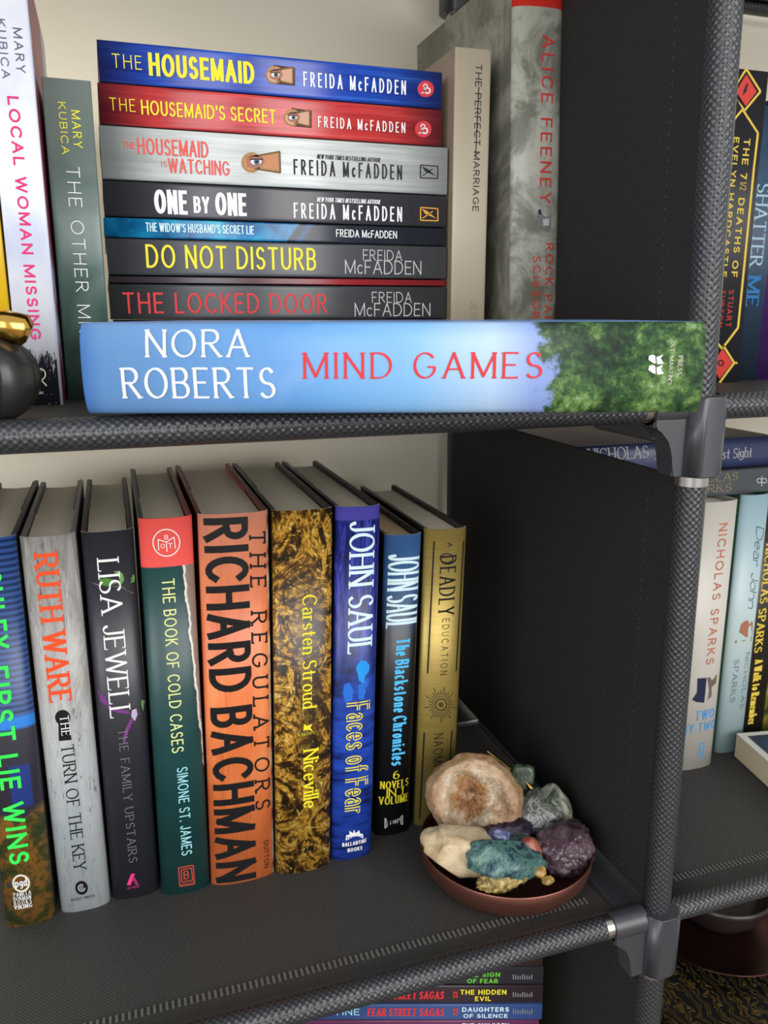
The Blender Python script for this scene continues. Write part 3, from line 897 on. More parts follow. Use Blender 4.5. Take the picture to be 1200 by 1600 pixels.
  ('black',0,[(-11.34,71.88),(-12.27,5.82),(-11.21,5.56),(-10.3,71.68)]),
  ('black',0,[(9,70.83),(7.02,6.78),(8.1,6.49),(10.06,70.59)]),
  ('black',0,[(3.9,195.02),(4.72,194.96),(4.59,194.08),(3.79,194.34)]),
  ('black',0,[(3.79,194.34),(4.59,194.08),(4.14,193.29),(3.41,193.73)]),
  ('black',0,[(3.41,193.73),(4.14,193.29),(3.38,192.63),(2.78,193.23)]),
  ('black',0,[(2.78,193.23),(3.38,192.63),(2.38,192.16),(1.95,192.87)]),
  ('black',0,[(1.95,192.87),(2.38,192.16),(1.21,191.9),(0.96,192.67)]),
  ('black',0,[(0.96,192.67),(1.21,191.9),(-0.06,191.87),(-0.1,192.66)]),
  ('black',0,[(-0.1,192.66),(-0.06,191.87),(-1.34,192.08),(-1.17,192.82)]),
  ('black',0,[(-1.17,192.82),(-1.34,192.08),(-2.54,192.51),(-2.17,193.16)]),
  ('black',0,[(-2.17,193.16),(-2.54,192.51),(-3.58,193.13),(-3.03,193.64)]),
  ('black',0,[(-3.03,193.64),(-3.58,193.13),(-4.39,193.9),(-3.71,194.24)]),
  ('black',0,[(-3.71,194.24),(-4.39,193.9),(-4.92,194.76),(-4.14,194.91)]),
  ('black',0,[(-4.14,194.91),(-4.92,194.76),(-5.12,195.66),(-4.31,195.6)]),
  ('black',0,[(-4.31,195.6),(-5.12,195.66),(-4.99,196.53),(-4.2,196.27)]),
  ('black',0,[(-4.2,196.27),(-4.99,196.53),(-4.54,197.32),(-3.82,196.88)]),
  ('black',0,[(-3.82,196.88),(-4.54,197.32),(-3.79,197.98),(-3.19,197.39)]),
  ('black',0,[(-3.19,197.39),(-3.79,197.98),(-2.8,198.45),(-2.36,197.75)]),
  ('black',0,[(-2.36,197.75),(-2.8,198.45),(-1.63,198.71),(-1.39,197.94)]),
  ('black',0,[(-1.39,197.94),(-1.63,198.71),(-0.36,198.74),(-0.33,197.96)]),
  ('black',0,[(-0.33,197.96),(-0.36,198.74),(0.91,198.54),(0.74,197.8)]),
  ('black',0,[(0.74,197.8),(0.91,198.54),(2.12,198.11),(1.74,197.46)]),
  ('black',0,[(1.74,197.46),(2.12,198.11),(3.16,197.5),(2.61,196.98)]),
  ('black',0,[(2.61,196.98),(3.16,197.5),(3.98,196.73),(3.29,196.39)]),
  ('black',0,[(3.29,196.39),(3.98,196.73),(4.51,195.87),(3.73,195.72)]),
  ('black',0,[(3.73,195.72),(4.51,195.87),(4.72,194.96),(3.9,195.02)]),
  ('black',0,[(3.97,91.11),(4.73,91.01),(4.62,89.82),(3.88,90.12)]),
  ('black',0,[(3.88,90.12),(4.62,89.82),(4.21,88.75),(3.54,89.22)]),
  ('black',0,[(3.54,89.22),(4.21,88.75),(3.51,87.88),(2.95,88.5)]),
  ('black',0,[(2.95,88.5),(3.51,87.88),(2.58,87.27),(2.18,87.98)]),
  ('black',0,[(2.18,87.98),(2.58,87.27),(1.48,86.96),(1.26,87.72)]),
  ('black',0,[(1.26,87.72),(1.48,86.96),(0.29,86.96),(0.26,87.72)]),
  ('black',0,[(0.26,87.72),(0.29,86.96),(-0.91,87.28),(-0.75,87.99)]),
  ('black',0,[(-0.75,87.99),(-0.91,87.28),(-2.05,87.9),(-1.7,88.51)]),
  ('black',0,[(-1.7,88.51),(-2.05,87.9),(-3.03,88.78),(-2.52,89.24)]),
  ('black',0,[(-2.52,89.24),(-3.03,88.78),(-3.81,89.84),(-3.17,90.13)]),
  ('black',0,[(-3.17,90.13),(-3.81,89.84),(-4.31,91.02),(-3.59,91.12)]),
  ('black',0,[(-3.59,91.12),(-4.31,91.02),(-4.51,92.25),(-3.76,92.15)]),
  ('black',0,[(-3.76,92.15),(-4.51,92.25),(-4.41,93.43),(-3.67,93.14)]),
  ('black',0,[(-3.67,93.14),(-4.41,93.43),(-3.99,94.49),(-3.33,94.02)]),
  ('black',0,[(-3.33,94.02),(-3.99,94.49),(-3.3,95.35),(-2.75,94.74)]),
  ('black',0,[(-2.75,94.74),(-3.3,95.35),(-2.38,95.96),(-1.98,95.26)]),
  ('black',0,[(-1.98,95.26),(-2.38,95.96),(-1.29,96.28),(-1.06,95.52)]),
  ('black',0,[(-1.06,95.52),(-1.29,96.28),(-0.1,96.28),(-0.07,95.52)]),
  ('black',0,[(-0.07,95.52),(-0.1,96.28),(1.1,95.96),(0.94,95.26)]),
  ('black',0,[(0.94,95.26),(1.1,95.96),(2.24,95.35),(1.89,94.75)]),
  ('black',0,[(1.89,94.75),(2.24,95.35),(3.23,94.49),(2.71,94.02)]),
  ('black',0,[(2.71,94.02),(3.23,94.49),(4,93.42),(3.37,93.13)]),
  ('black',0,[(3.37,93.13),(4,93.42),(4.52,92.24),(3.79,92.14)]),
  ('black',0,[(3.79,92.14),(4.52,92.24),(4.73,91.01),(3.97,91.11)]),
  ('brown',0,[(1.98,91.38),(1.92,90.8),(1.67,90.31),(1.27,89.94),(0.75,89.74),(0.17,89.73),(-0.41,89.9),(-0.95,90.24),(-1.38,90.72),(-1.67,91.28),(-1.79,91.88),(-1.72,92.46),(-1.48,92.95),(-1.08,93.32),(-0.56,93.51),(0.01,93.53),(0.6,93.36),(1.14,93.02),(1.57,92.54),(1.87,91.98)]),
  ('brown',0,[(6.01,90.84),(6.49,90.77),(6.34,89.13),(5.88,89.32)]),
  ('brown',0,[(5.88,89.32),(6.34,89.13),(5.77,87.66),(5.35,87.96)]),
  ('brown',0,[(5.35,87.96),(5.77,87.66),(4.81,86.46),(4.46,86.85)]),
  ('brown',0,[(4.46,86.85),(4.81,86.46),(3.53,85.62),(3.27,86.06)]),
  ('brown',0,[(3.27,86.06),(3.53,85.62),(2.01,85.19),(1.87,85.66)]),
  ('brown',0,[(1.87,85.66),(2.01,85.19),(0.36,85.19),(0.34,85.67)]),
  ('brown',0,[(0.34,85.67),(0.36,85.19),(-1.3,85.64),(-1.19,86.09)]),
  ('brown',0,[(-1.19,86.09),(-1.3,85.64),(-2.86,86.5),(-2.64,86.88)]),
  ('brown',0,[(-2.64,86.88),(-2.86,86.5),(-4.21,87.7),(-3.9,87.99)]),
  ('brown',0,[(-3.9,87.99),(-4.21,87.7),(-5.27,89.17),(-4.88,89.35)]),
  ('brown',0,[(-4.88,89.35),(-5.27,89.17),(-5.97,90.8),(-5.52,90.86)]),
  ('brown',0,[(-5.52,90.86),(-5.97,90.8),(-6.25,92.48),(-5.78,92.42)]),
  ('brown',0,[(-5.78,92.42),(-6.25,92.48),(-6.1,94.11),(-5.64,93.92)]),
  ('brown',0,[(-5.64,93.92),(-6.1,94.11),(-5.53,95.56),(-5.11,95.27)]),
  ('brown',0,[(-5.11,95.27),(-5.53,95.56),(-4.58,96.75),(-4.23,96.37)]),
  ('brown',0,[(-4.23,96.37),(-4.58,96.75),(-3.31,97.59),(-3.06,97.15)]),
  ('brown',0,[(-3.06,97.15),(-3.31,97.59),(-1.81,98.03),(-1.67,97.55)]),
  ('brown',0,[(-1.67,97.55),(-1.81,98.03),(-0.17,98.03),(-0.15,97.56)]),
  ('brown',0,[(-0.15,97.56),(-0.17,98.03),(1.48,97.6),(1.38,97.16)]),
  ('brown',0,[(1.38,97.16),(1.48,97.6),(3.04,96.76),(2.82,96.38)]),
  ('brown',0,[(2.82,96.38),(3.04,96.76),(4.41,95.57),(4.09,95.28)]),
  ('brown',0,[(4.09,95.28),(4.41,95.57),(5.48,94.1),(5.08,93.92)]),
  ('brown',0,[(5.08,93.92),(5.48,94.1),(6.19,92.47),(5.74,92.41)]),
  ('brown',0,[(5.74,92.41),(6.19,92.47),(6.49,90.77),(6.01,90.84)]),
  ('black',0,[(6.73,90.5),(9.59,90.12),(9.57,90.6),(6.71,90.98)]),
  ('black',0,[(6.58,88.94),(11.76,86.86),(11.86,87.31),(6.68,89.39)]),
  ('black',0,[(6.07,87.54),(7.85,86.06),(8.11,86.41),(6.33,87.89)]),
  ('black',0,[(5.3,86.32),(7.65,83.62),(7.98,83.9),(5.64,86.6)]),
  ('black',0,[(4.28,85.36),(7.76,80.02),(8.15,80.24),(4.66,85.58)]),
  ('black',0,[(3.02,84.75),(3.96,82.04),(4.4,82.12),(3.47,84.83)]),
  ('black',0,[(1.63,84.44),(2.42,80.61),(2.89,80.63),(2.09,84.46)]),
  ('black',0,[(0.16,84.51),(0.42,78.27),(0.89,78.21),(0.63,84.44)]),
  ('black',0,[(-1.32,84.93),(-1.63,82.19),(-1.16,82.05),(-0.85,84.79)]),
  ('black',0,[(-2.73,85.69),(-3.82,82.42),(-3.37,82.2),(-2.28,85.47)]),
  ('black',0,[(-3.99,86.77),(-7.02,82.37),(-6.62,82.05),(-3.59,86.45)]),
  ('black',0,[(-5.06,88.06),(-6.46,86.48),(-6.09,86.13),(-4.69,87.7)]),
  ('black',0,[(-5.85,89.56),(-8.31,88.26),(-8.04,87.82),(-5.58,89.12)]),
  ('black',0,[(-6.33,91.15),(-11.28,90.46),(-11.14,89.98),(-6.19,90.67)]),
  ('black',0,[(-6.49,92.75),(-8.36,93),(-8.34,92.53),(-6.47,92.28)]),
  ('black',0,[(-6.32,94.29),(-9.08,95.49),(-9.2,95.06),(-6.44,93.85)]),
  ('black',0,[(-5.85,95.69),(-10.57,98.96),(-10.78,98.58),(-6.06,95.31)]),
  ('black',0,[(-5.05,96.87),(-6.58,98.83),(-6.93,98.57),(-5.4,96.62)]),
  ('black',0,[(-4.04,97.82),(-5.9,101),(-6.3,100.81),(-4.43,97.63)]),
  ('black',0,[(-2.81,98.47),(-5.27,104.27),(-5.69,104.14),(-3.24,98.35)]),
  ('black',0,[(-1.43,98.76),(-1.96,101.57),(-2.42,101.56),(-1.89,98.75)]),
  ('black',0,[(0.03,98.71),(-0.13,102.48),(-0.6,102.54),(-0.44,98.77)]),
  ('black',0,[(1.5,98.3),(2.4,104.13),(1.93,104.28),(1.04,98.45)]),
  ('black',0,[(2.91,97.56),(3.62,100.02),(3.17,100.22),(2.46,97.77)]),
  ('black',0,[(4.19,96.51),(5.82,99.24),(5.41,99.54),(3.77,96.8)]),
  ('black',0,[(5.25,95.19),(9.15,98.51),(8.81,98.9),(4.91,95.58)]),
  ('black',0,[(6.07,93.72),(7.73,94.73),(7.43,95.16),(5.78,94.14)]),
  ('black',0,[(6.57,92.12),(9.31,92.6),(9.15,93.07),(6.41,92.59)]),
 ],
 'local': [
  ('cream',0,[(2.41,15.5),(3.01,15.49),(2.84,14.66),(2.27,14.84)]),
  ('cream',0,[(2.27,14.84),(2.84,14.66),(2.47,13.9),(1.98,14.23)]),
  ('cream',0,[(1.98,14.23),(2.47,13.9),(1.93,13.25),(1.55,13.71)]),
  ('cream',0,[(1.55,13.71),(1.93,13.25),(1.26,12.75),(1.01,13.31)]),
  ('cream',0,[(1.01,13.31),(1.26,12.75),(0.51,12.45),(0.41,13.07)]),
  ('cream',0,[(0.41,13.07),(0.51,12.45),(-0.27,12.35),(-0.22,12.99)]),
  ('cream',0,[(-0.22,12.99),(-0.27,12.35),(-1.04,12.48),(-0.83,13.09)]),
  ('cream',0,[(-0.83,13.09),(-1.04,12.48),(-1.73,12.82),(-1.38,13.36)]),
  ('cream',0,[(-1.38,13.36),(-1.73,12.82),(-2.3,13.34),(-1.84,13.78)]),
  ('cream',0,[(-1.84,13.78),(-2.3,13.34),(-2.72,14.01),(-2.17,14.32)]),
  ('cream',0,[(-2.17,14.32),(-2.72,14.01),(-2.95,14.78),(-2.36,14.94)]),
  ('cream',0,[(-2.36,14.94),(-2.95,14.78),(-2.97,15.61),(-2.38,15.6)]),
  ('cream',0,[(-2.38,15.6),(-2.97,15.61),(-2.8,16.43),(-2.24,16.25)]),
  ('cream',0,[(-2.24,16.25),(-2.8,16.43),(-2.43,17.19),(-1.94,16.86)]),
  ('cream',0,[(-1.94,16.86),(-2.43,17.19),(-1.9,17.84),(-1.51,17.38)]),
  ('cream',0,[(-1.51,17.38),(-1.9,17.84),(-1.23,18.33),(-0.98,17.78)]),
  ('cream',0,[(-0.98,17.78),(-1.23,18.33),(-0.48,18.64),(-0.38,18.02)]),
  ('cream',0,[(-0.38,18.02),(-0.48,18.64),(0.3,18.73),(0.24,18.1)]),
  ('cream',0,[(0.24,18.1),(0.3,18.73),(1.06,18.61),(0.85,18)]),
  ('cream',0,[(0.85,18),(1.06,18.61),(1.76,18.28),(1.41,17.74)]),
  ('cream',0,[(1.41,17.74),(1.76,18.28),(2.33,17.76),(1.87,17.32)]),
  ('cream',0,[(1.87,17.32),(2.33,17.76),(2.75,17.1),(2.2,16.79)]),
  ('cream',0,[(2.2,16.79),(2.75,17.1),(2.98,16.32),(2.39,16.17)]),
  ('cream',0,[(2.39,16.17),(2.98,16.32),(3.01,15.49),(2.41,15.5)]),
  ('cream',0,[(-2.12,18.46),(-2.7,12.09),(-2.1,12.07),(-1.52,18.45)]),
  ('cream',0,[(-0.13,13.1),(2.56,9.5),(3.05,9.92),(0.35,13.52)]),
 ],
 'hm': [
  ('shadow',0,[(5.6,101.39),(4.96,89.38),(-4.29,89.63),(-4.24,101.72)]),
  ('gold',1,[(0.81,96.09),(-0.64,96.39),(-1.98,97.16),(-3.09,98.32),(-3.86,99.77),(-4.21,101.36),(-4.1,102.92),(-3.56,104.32),(-2.63,105.41),(-1.41,106.08),(-0.01,106.28),(1.42,105.98),(2.75,105.22),(3.86,104.06),(4.62,102.62),(4.98,101.05),(4.88,99.48),(4.35,98.08),(3.43,96.99),(2.21,96.3)]),
  ('gold',1,[(3.11,100.02),(5.2,90.47),(-3.72,90.72),(-2.48,100.21)]),
  ('skin',2,[(0.73,97.01),(-0.45,97.25),(-1.56,97.88),(-2.47,98.84),(-3.1,100.03),(-3.38,101.33),(-3.3,102.62),(-2.85,103.76),(-2.09,104.66),(-1.09,105.21),(0.06,105.37),(1.24,105.13),(2.33,104.5),(3.24,103.55),(3.87,102.37),(4.16,101.08),(4.08,99.79),(3.64,98.64),(2.89,97.74),(1.88,97.18)]),
  ('skin',2,[(2.45,100.05),(4.32,91.23),(-2.94,91.44),(-1.82,100.19)]),
  ('skind',3,[(2.45,104.03),(4,101.08),(2.99,97.48),(0.78,96.46),(-1.32,97.99),(-2.23,101.29),(-1.45,103.8)]),
  ('white',4,[(0.61,98.47),(0.24,98.6),(-0.12,98.95),(-0.42,99.48),(-0.64,100.14),(-0.76,100.88),(-0.76,101.61),(-0.64,102.26),(-0.42,102.77),(-0.12,103.1),(0.23,103.2),(0.61,103.07),(0.96,102.73),(1.27,102.2),(1.49,101.53),(1.6,100.8),(1.61,100.07),(1.49,99.42),(1.27,98.9),(0.97,98.57)]),
  ('irisg',5,[(0.56,99.16),(0.19,99.24),(-0.16,99.44),(-0.44,99.74),(-0.64,100.11),(-0.73,100.51),(-0.7,100.92),(-0.56,101.28),(-0.33,101.56),(-0.01,101.73),(0.35,101.78),(0.72,101.71),(1.06,101.51),(1.35,101.21),(1.54,100.84),(1.63,100.44),(1.61,100.03),(1.47,99.67),(1.23,99.39),(0.92,99.22)]),
  ('black',6,[(0.51,99.82),(0.32,99.86),(0.15,99.96),(0.01,100.11),(-0.09,100.29),(-0.14,100.49),(-0.12,100.7),(-0.06,100.88),(0.06,101.02),(0.22,101.1),(0.4,101.13),(0.59,101.09),(0.76,100.99),(0.9,100.84),(1,100.66),(1.04,100.45),(1.03,100.25),(0.96,100.07),(0.84,99.93),(0.69,99.85)]),
  ('browd',5,[(1.71,105.14),(3.31,101.47),(2.57,98.59),(2.4,101.5)]),
  ('browd',6,[(1.14,103.35),(1.48,98.26),(2.01,98.24),(1.66,103.33)]),
  ('goldd',3,[(2.79,99.98),(4.88,90.43),(5.52,90.52),(3.42,100.07)]),
  ('goldd',3,[(-2.8,100.3),(-4.04,90.82),(-3.39,90.63),(-2.15,100.12)]),
  ('goldd',3,[(5.17,90.84),(-3.74,91.09),(-3.69,90.36),(5.23,90.1)]),
  ('crimson',0,[(0.46,5.09),(-0.96,5.33),(-2.29,6.07),(-3.38,7.24),(-4.14,8.72),(-4.48,10.36),(-4.38,12),(-3.84,13.48),(-2.93,14.66),(-1.72,15.42),(-0.35,15.69),(1.07,15.45),(2.38,14.71),(3.47,13.55),(4.22,12.09),(4.57,10.46),(4.48,8.82),(3.95,7.33),(3.04,6.14),(1.84,5.37)]),
  ('white',1,[(-0.64,8.07),(-0.58,7.25),(-1.05,7.32),(-0.93,8.11)]),
  ('white',1,[(-0.93,8.11),(-1.05,7.32),(-1.51,7.52),(-1.21,8.24)]),
  ('white',1,[(-1.21,8.24),(-1.51,7.52),(-1.91,7.86),(-1.46,8.44)]),
  ('white',1,[(-1.46,8.44),(-1.91,7.86),(-2.23,8.3),(-1.66,8.71)]),
  ('white',1,[(-1.66,8.71),(-2.23,8.3),(-2.45,8.81),(-1.79,9.03)]),
  ('white',1,[(-1.79,9.03),(-2.45,8.81),(-2.55,9.36),(-1.85,9.36)]),
  ('white',1,[(-1.85,9.36),(-2.55,9.36),(-2.53,9.91),(-1.84,9.7)]),
  ('white',1,[(-1.84,9.7),(-2.53,9.91),(-2.39,10.42),(-1.75,10.02)]),
  ('white',1,[(-1.75,10.02),(-2.39,10.42),(-2.13,10.86),(-1.6,10.29)]),
  ('white',1,[(-1.6,10.29),(-2.13,10.86),(-1.78,11.2),(-1.38,10.5)]),
  ('white',1,[(-1.38,10.5),(-1.78,11.2),(-1.36,11.42),(-1.12,10.64)]),
  ('white',1,[(-1.12,10.64),(-1.36,11.42),(-0.9,11.5),(-0.84,10.68)]),
  ('white',1,[(-0.84,10.68),(-0.9,11.5),(-0.42,11.43),(-0.55,10.64)]),
  ('white',1,[(-0.55,10.64),(-0.42,11.43),(0.03,11.22),(-0.27,10.51)]),
  ('white',1,[(-0.27,10.51),(0.03,11.22),(0.43,10.89),(-0.02,10.31)]),
  ('white',1,[(-0.02,10.31),(0.43,10.89),(0.75,10.46),(0.18,10.04)]),
  ('white',1,[(0.18,10.04),(0.75,10.46),(0.97,9.95),(0.31,9.73)]),
  ('white',1,[(0.31,9.73),(0.97,9.95),(1.07,9.4),(0.38,9.39)]),
  ('white',1,[(0.38,9.39),(1.07,9.4),(1.05,8.85),(0.36,9.05)]),
  ('white',1,[(0.36,9.05),(1.05,8.85),(0.91,8.33),(0.28,8.74)]),
  ('white',1,[(0.28,8.74),(0.91,8.33),(0.66,7.89),(0.12,8.46)]),
  ('white',1,[(0.12,8.46),(0.66,7.89),(0.31,7.55),(-0.1,8.25)]),
  ('white',1,[(-0.1,8.25),(0.31,7.55),(-0.11,7.33),(-0.35,8.12)]),
  ('white',1,[(-0.35,8.12),(-0.11,7.33),(-0.58,7.25),(-0.64,8.07)]),
  ('white',1,[(1.71,9.75),(1.75,9.14),(1.42,9.19),(1.51,9.78)]),
  ('white',1,[(1.51,9.78),(1.42,9.19),(1.1,9.33),(1.32,9.87)]),
  ('white',1,[(1.32,9.87),(1.1,9.33),(0.82,9.57),(1.16,10)]),
  ('white',1,[(1.16,10),(0.82,9.57),(0.6,9.87),(1.03,10.18)]),
  ('white',1,[(1.03,10.18),(0.6,9.87),(0.44,10.23),(0.93,10.39)]),
  ('white',1,[(0.93,10.39),(0.44,10.23),(0.37,10.61),(0.89,10.62)]),
  ('white',1,[(0.89,10.62),(0.37,10.61),(0.38,11),(0.9,10.85)]),
  ('white',1,[(0.9,10.85),(0.38,11),(0.48,11.36),(0.96,11.06)]),
  ('white',1,[(0.96,11.06),(0.48,11.36),(0.66,11.67),(1.06,11.24)]),
  ('white',1,[(1.06,11.24),(0.66,11.67),(0.91,11.91),(1.21,11.38)]),
  ('white',1,[(1.21,11.38),(0.91,11.91),(1.2,12.06),(1.38,11.47)]),
  ('white',1,[(1.38,11.47),(1.2,12.06),(1.52,12.11),(1.57,11.5)]),
  ('white',1,[(1.57,11.5),(1.52,12.11),(1.86,12.07),(1.77,11.48)]),
  ('white',1,[(1.77,11.48),(1.86,12.07),(2.17,11.92),(1.95,11.39)]),
  ('white',1,[(1.95,11.39),(2.17,11.92),(2.45,11.69),(2.12,11.25)]),
  ('white',1,[(2.12,11.25),(2.45,11.69),(2.68,11.38),(2.25,11.07)]),
  ('white',1,[(2.25,11.07),(2.68,11.38),(2.83,11.03),(2.34,10.86)]),
  ('white',1,[(2.34,10.86),(2.83,11.03),(2.91,10.64),(2.39,10.64)]),
  ('white',1,[(2.39,10.64),(2.91,10.64),(2.89,10.26),(2.38,10.41)]),
  ('white',1,[(2.38,10.41),(2.89,10.26),(2.79,9.9),(2.32,10.2)]),
  ('white',1,[(2.32,10.2),(2.79,9.9),(2.62,9.59),(2.21,10.02)]),
  ('white',1,[(2.21,10.02),(2.62,9.59),(2.37,9.35),(2.07,9.87)]),
  ('white',1,[(2.07,9.87),(2.37,9.35),(2.08,9.2),(1.9,9.78)]),
  ('white',1,[(1.9,9.78),(2.08,9.2),(1.75,9.14),(1.71,9.75)]),
  ('white',1,[(1.14,11.8),(-2.31,11.36),(-2.2,10.63),(1.25,11.07)]),
  ('white',1,[(-2.49,13.21),(-2.15,10.97),(-1.67,11.03),(-2.01,13.26)]),
 ],
 'hs': [
  ('shadow',0,[(4.84,92.16),(4.05,80.48),(-4.99,80.69),(-4.77,92.44)]),
  ('gold',1,[(0.08,86.99),(-1.32,87.27),(-2.63,88.01),(-3.7,89.14),(-4.42,90.55),(-4.74,92.09),(-4.62,93.61),(-4.07,94.97),(-3.15,96.03),(-1.94,96.7),(-0.58,96.89),(0.82,96.61),(2.11,95.87),(3.18,94.75),(3.9,93.36),(4.23,91.83),(4.12,90.31),(3.58,88.94),(2.66,87.87),(1.46,87.2)]),
  ('gold',1,[(2.39,90.82),(4.3,81.55),(-4.41,81.75),(-3.07,90.98)]),
  ('skin',2,[(0.02,87.88),(-1.13,88.11),(-2.2,88.72),(-3.08,89.65),(-3.68,90.8),(-3.94,92.06),(-3.84,93.32),(-3.39,94.43),(-2.63,95.31),(-1.64,95.85),(-0.52,96.01),(0.63,95.78),(1.69,95.18),(2.57,94.26),(3.17,93.11),(3.43,91.85),(3.34,90.6),(2.89,89.48),(2.14,88.6),(1.15,88.05)]),
  ('skin',2,[(1.75,90.84),(3.45,82.28),(-3.64,82.45),(-2.42,90.96)]),
  ('skind',3,[(1.8,94.72),(3.27,91.86),(2.23,88.35),(0.06,87.35),(-1.96,88.82),(-2.81,92.03),(-2.01,94.48)]),
  ('white',4,[(-0.07,89.3),(-0.44,89.42),(-0.78,89.76),(-1.07,90.28),(-1.27,90.92),(-1.38,91.64),(-1.37,92.35),(-1.25,92.98),(-1.02,93.48),(-0.72,93.8),(-0.38,93.9),(-0.01,93.78),(0.33,93.44),(0.62,92.93),(0.83,92.28),(0.93,91.57),(0.92,90.86),(0.8,90.23),(0.58,89.72),(0.28,89.4)]),
  ('iris',5,[(-0.12,89.98),(-0.48,90.05),(-0.81,90.24),(-1.08,90.53),(-1.27,90.89),(-1.35,91.28),(-1.32,91.68),(-1.18,92.03),(-0.95,92.3),(-0.64,92.47),(-0.28,92.52),(0.08,92.45),(0.41,92.26),(0.68,91.97),(0.87,91.61),(0.95,91.22),(0.92,90.83),(0.78,90.48),(0.55,90.2),(0.24,90.03)]),
  ('black',6,[(-0.16,90.61),(-0.34,90.65),(-0.51,90.74),(-0.64,90.89),(-0.74,91.07),(-0.78,91.27),(-0.76,91.46),(-0.69,91.64),(-0.57,91.78),(-0.42,91.86),(-0.24,91.89),(-0.06,91.85),(0.1,91.76),(0.24,91.61),(0.34,91.43),(0.38,91.23),(0.36,91.04),(0.29,90.86),(0.17,90.73),(0.02,90.64)]),
  ('browd',5,[(1.09,95.79),(2.61,92.23),(1.84,89.43),(1.71,92.25)]),
  ('browd',6,[(0.51,94.05),(0.78,89.11),(1.29,89.08),(1.02,94.03)]),
  ('goldd',3,[(2.06,90.78),(3.97,81.5),(4.63,81.6),(2.71,90.87)]),
  ('goldd',3,[(-3.4,91.07),(-4.75,81.84),(-4.07,81.66),(-2.73,90.88)]),
  ('goldd',3,[(4.27,81.92),(-4.43,82.13),(-4.38,81.37),(4.33,81.17)]),
  ('crimson',0,[(-0.98,6.64),(-2.43,6.89),(-3.77,7.64),(-4.87,8.82),(-5.62,10.31),(-5.94,11.96),(-5.81,13.62),(-5.25,15.12),(-4.3,16.3),(-3.06,17.07),(-1.65,17.34),(-0.21,17.09),(1.12,16.35),(2.21,15.18),(2.96,13.7),(3.3,12.06),(3.18,10.4),(2.62,8.9),(1.68,7.71),(0.44,6.93)]),
  ('white',1,[(-2.06,9.65),(-2,8.83),(-2.49,8.89),(-2.35,9.69)]),
  ('white',1,[(-2.35,9.69),(-2.49,8.89),(-2.95,9.1),(-2.64,9.82)]),
  ('white',1,[(-2.64,9.82),(-2.95,9.1),(-3.35,9.44),(-2.89,10.03)]),
  ('white',1,[(-2.89,10.03),(-3.35,9.44),(-3.68,9.88),(-3.08,10.3)]),
  ('white',1,[(-3.08,10.3),(-3.68,9.88),(-3.89,10.4),(-3.22,10.62)]),
  ('white',1,[(-3.22,10.62),(-3.89,10.4),(-3.99,10.95),(-3.28,10.96)]),
  ('white',1,[(-3.28,10.96),(-3.99,10.95),(-3.96,11.51),(-3.26,11.3)]),
  ('white',1,[(-3.26,11.3),(-3.96,11.51),(-3.81,12.03),(-3.16,11.62)]),
  ('white',1,[(-3.16,11.62),(-3.81,12.03),(-3.54,12.47),(-3,11.89)]),
  ('white',1,[(-3,11.89),(-3.54,12.47),(-3.18,12.82),(-2.78,12.11)]),
  ('white',1,[(-2.78,12.11),(-3.18,12.82),(-2.74,13.03),(-2.51,12.24)]),
  ('white',1,[(-2.51,12.24),(-2.74,13.03),(-2.27,13.11),(-2.22,12.29)]),
  ('white',1,[(-2.22,12.29),(-2.27,13.11),(-1.79,13.04),(-1.92,12.25)]),
  ('white',1,[(-1.92,12.25),(-1.79,13.04),(-1.33,12.83),(-1.64,12.12)]),
  ('white',1,[(-1.64,12.12),(-1.33,12.83),(-0.93,12.5),(-1.39,11.91)]),
  ('white',1,[(-1.39,11.91),(-0.93,12.5),(-0.6,12.06),(-1.19,11.64)]),
  ('white',1,[(-1.19,11.64),(-0.6,12.06),(-0.39,11.54),(-1.06,11.32)]),
  ('white',1,[(-1.06,11.32),(-0.39,11.54),(-0.29,10.99),(-1,10.98)]),
  ('white',1,[(-1,10.98),(-0.29,10.99),(-0.32,10.44),(-1.02,10.64)]),
  ('white',1,[(-1.02,10.64),(-0.32,10.44),(-0.47,9.92),(-1.11,10.32)]),
  ('white',1,[(-1.11,10.32),(-0.47,9.92),(-0.73,9.47),(-1.27,10.05)]),
  ('white',1,[(-1.27,10.05),(-0.73,9.47),(-1.1,9.12),(-1.5,9.83)]),
  ('white',1,[(-1.5,9.83),(-1.1,9.12),(-1.53,8.9),(-1.76,9.7)]),
  ('white',1,[(-1.76,9.7),(-1.53,8.9),(-2,8.83),(-2.06,9.65)]),
  ('white',1,[(0.36,11.35),(0.4,10.73),(0.06,10.78),(0.16,11.38)]),
  ('white',1,[(0.16,11.38),(0.06,10.78),(-0.26,10.93),(-0.03,11.46)]),
  ('white',1,[(-0.03,11.46),(-0.26,10.93),(-0.54,11.16),(-0.19,11.6)]),
  ('white',1,[(-0.19,11.6),(-0.54,11.16),(-0.77,11.47),(-0.33,11.78)]),
  ('white',1,[(-0.33,11.78),(-0.77,11.47),(-0.92,11.83),(-0.42,12)]),
  ('white',1,[(-0.42,12),(-0.92,11.83),(-0.99,12.22),(-0.46,12.22)]),
  ('white',1,[(-0.46,12.22),(-0.99,12.22),(-0.97,12.61),(-0.44,12.45)]),
  ('white',1,[(-0.44,12.45),(-0.97,12.61),(-0.86,12.97),(-0.38,12.67)]),
  ('white',1,[(-0.38,12.67),(-0.86,12.97),(-0.68,13.28),(-0.27,12.85)]),
  ('white',1,[(-0.27,12.85),(-0.68,13.28),(-0.42,13.52),(-0.12,12.99)]),
  ('white',1,[(-0.12,12.99),(-0.42,13.52),(-0.12,13.68),(0.06,13.08)]),
  ('white',1,[(0.06,13.08),(-0.12,13.68),(0.21,13.73),(0.25,13.12)]),
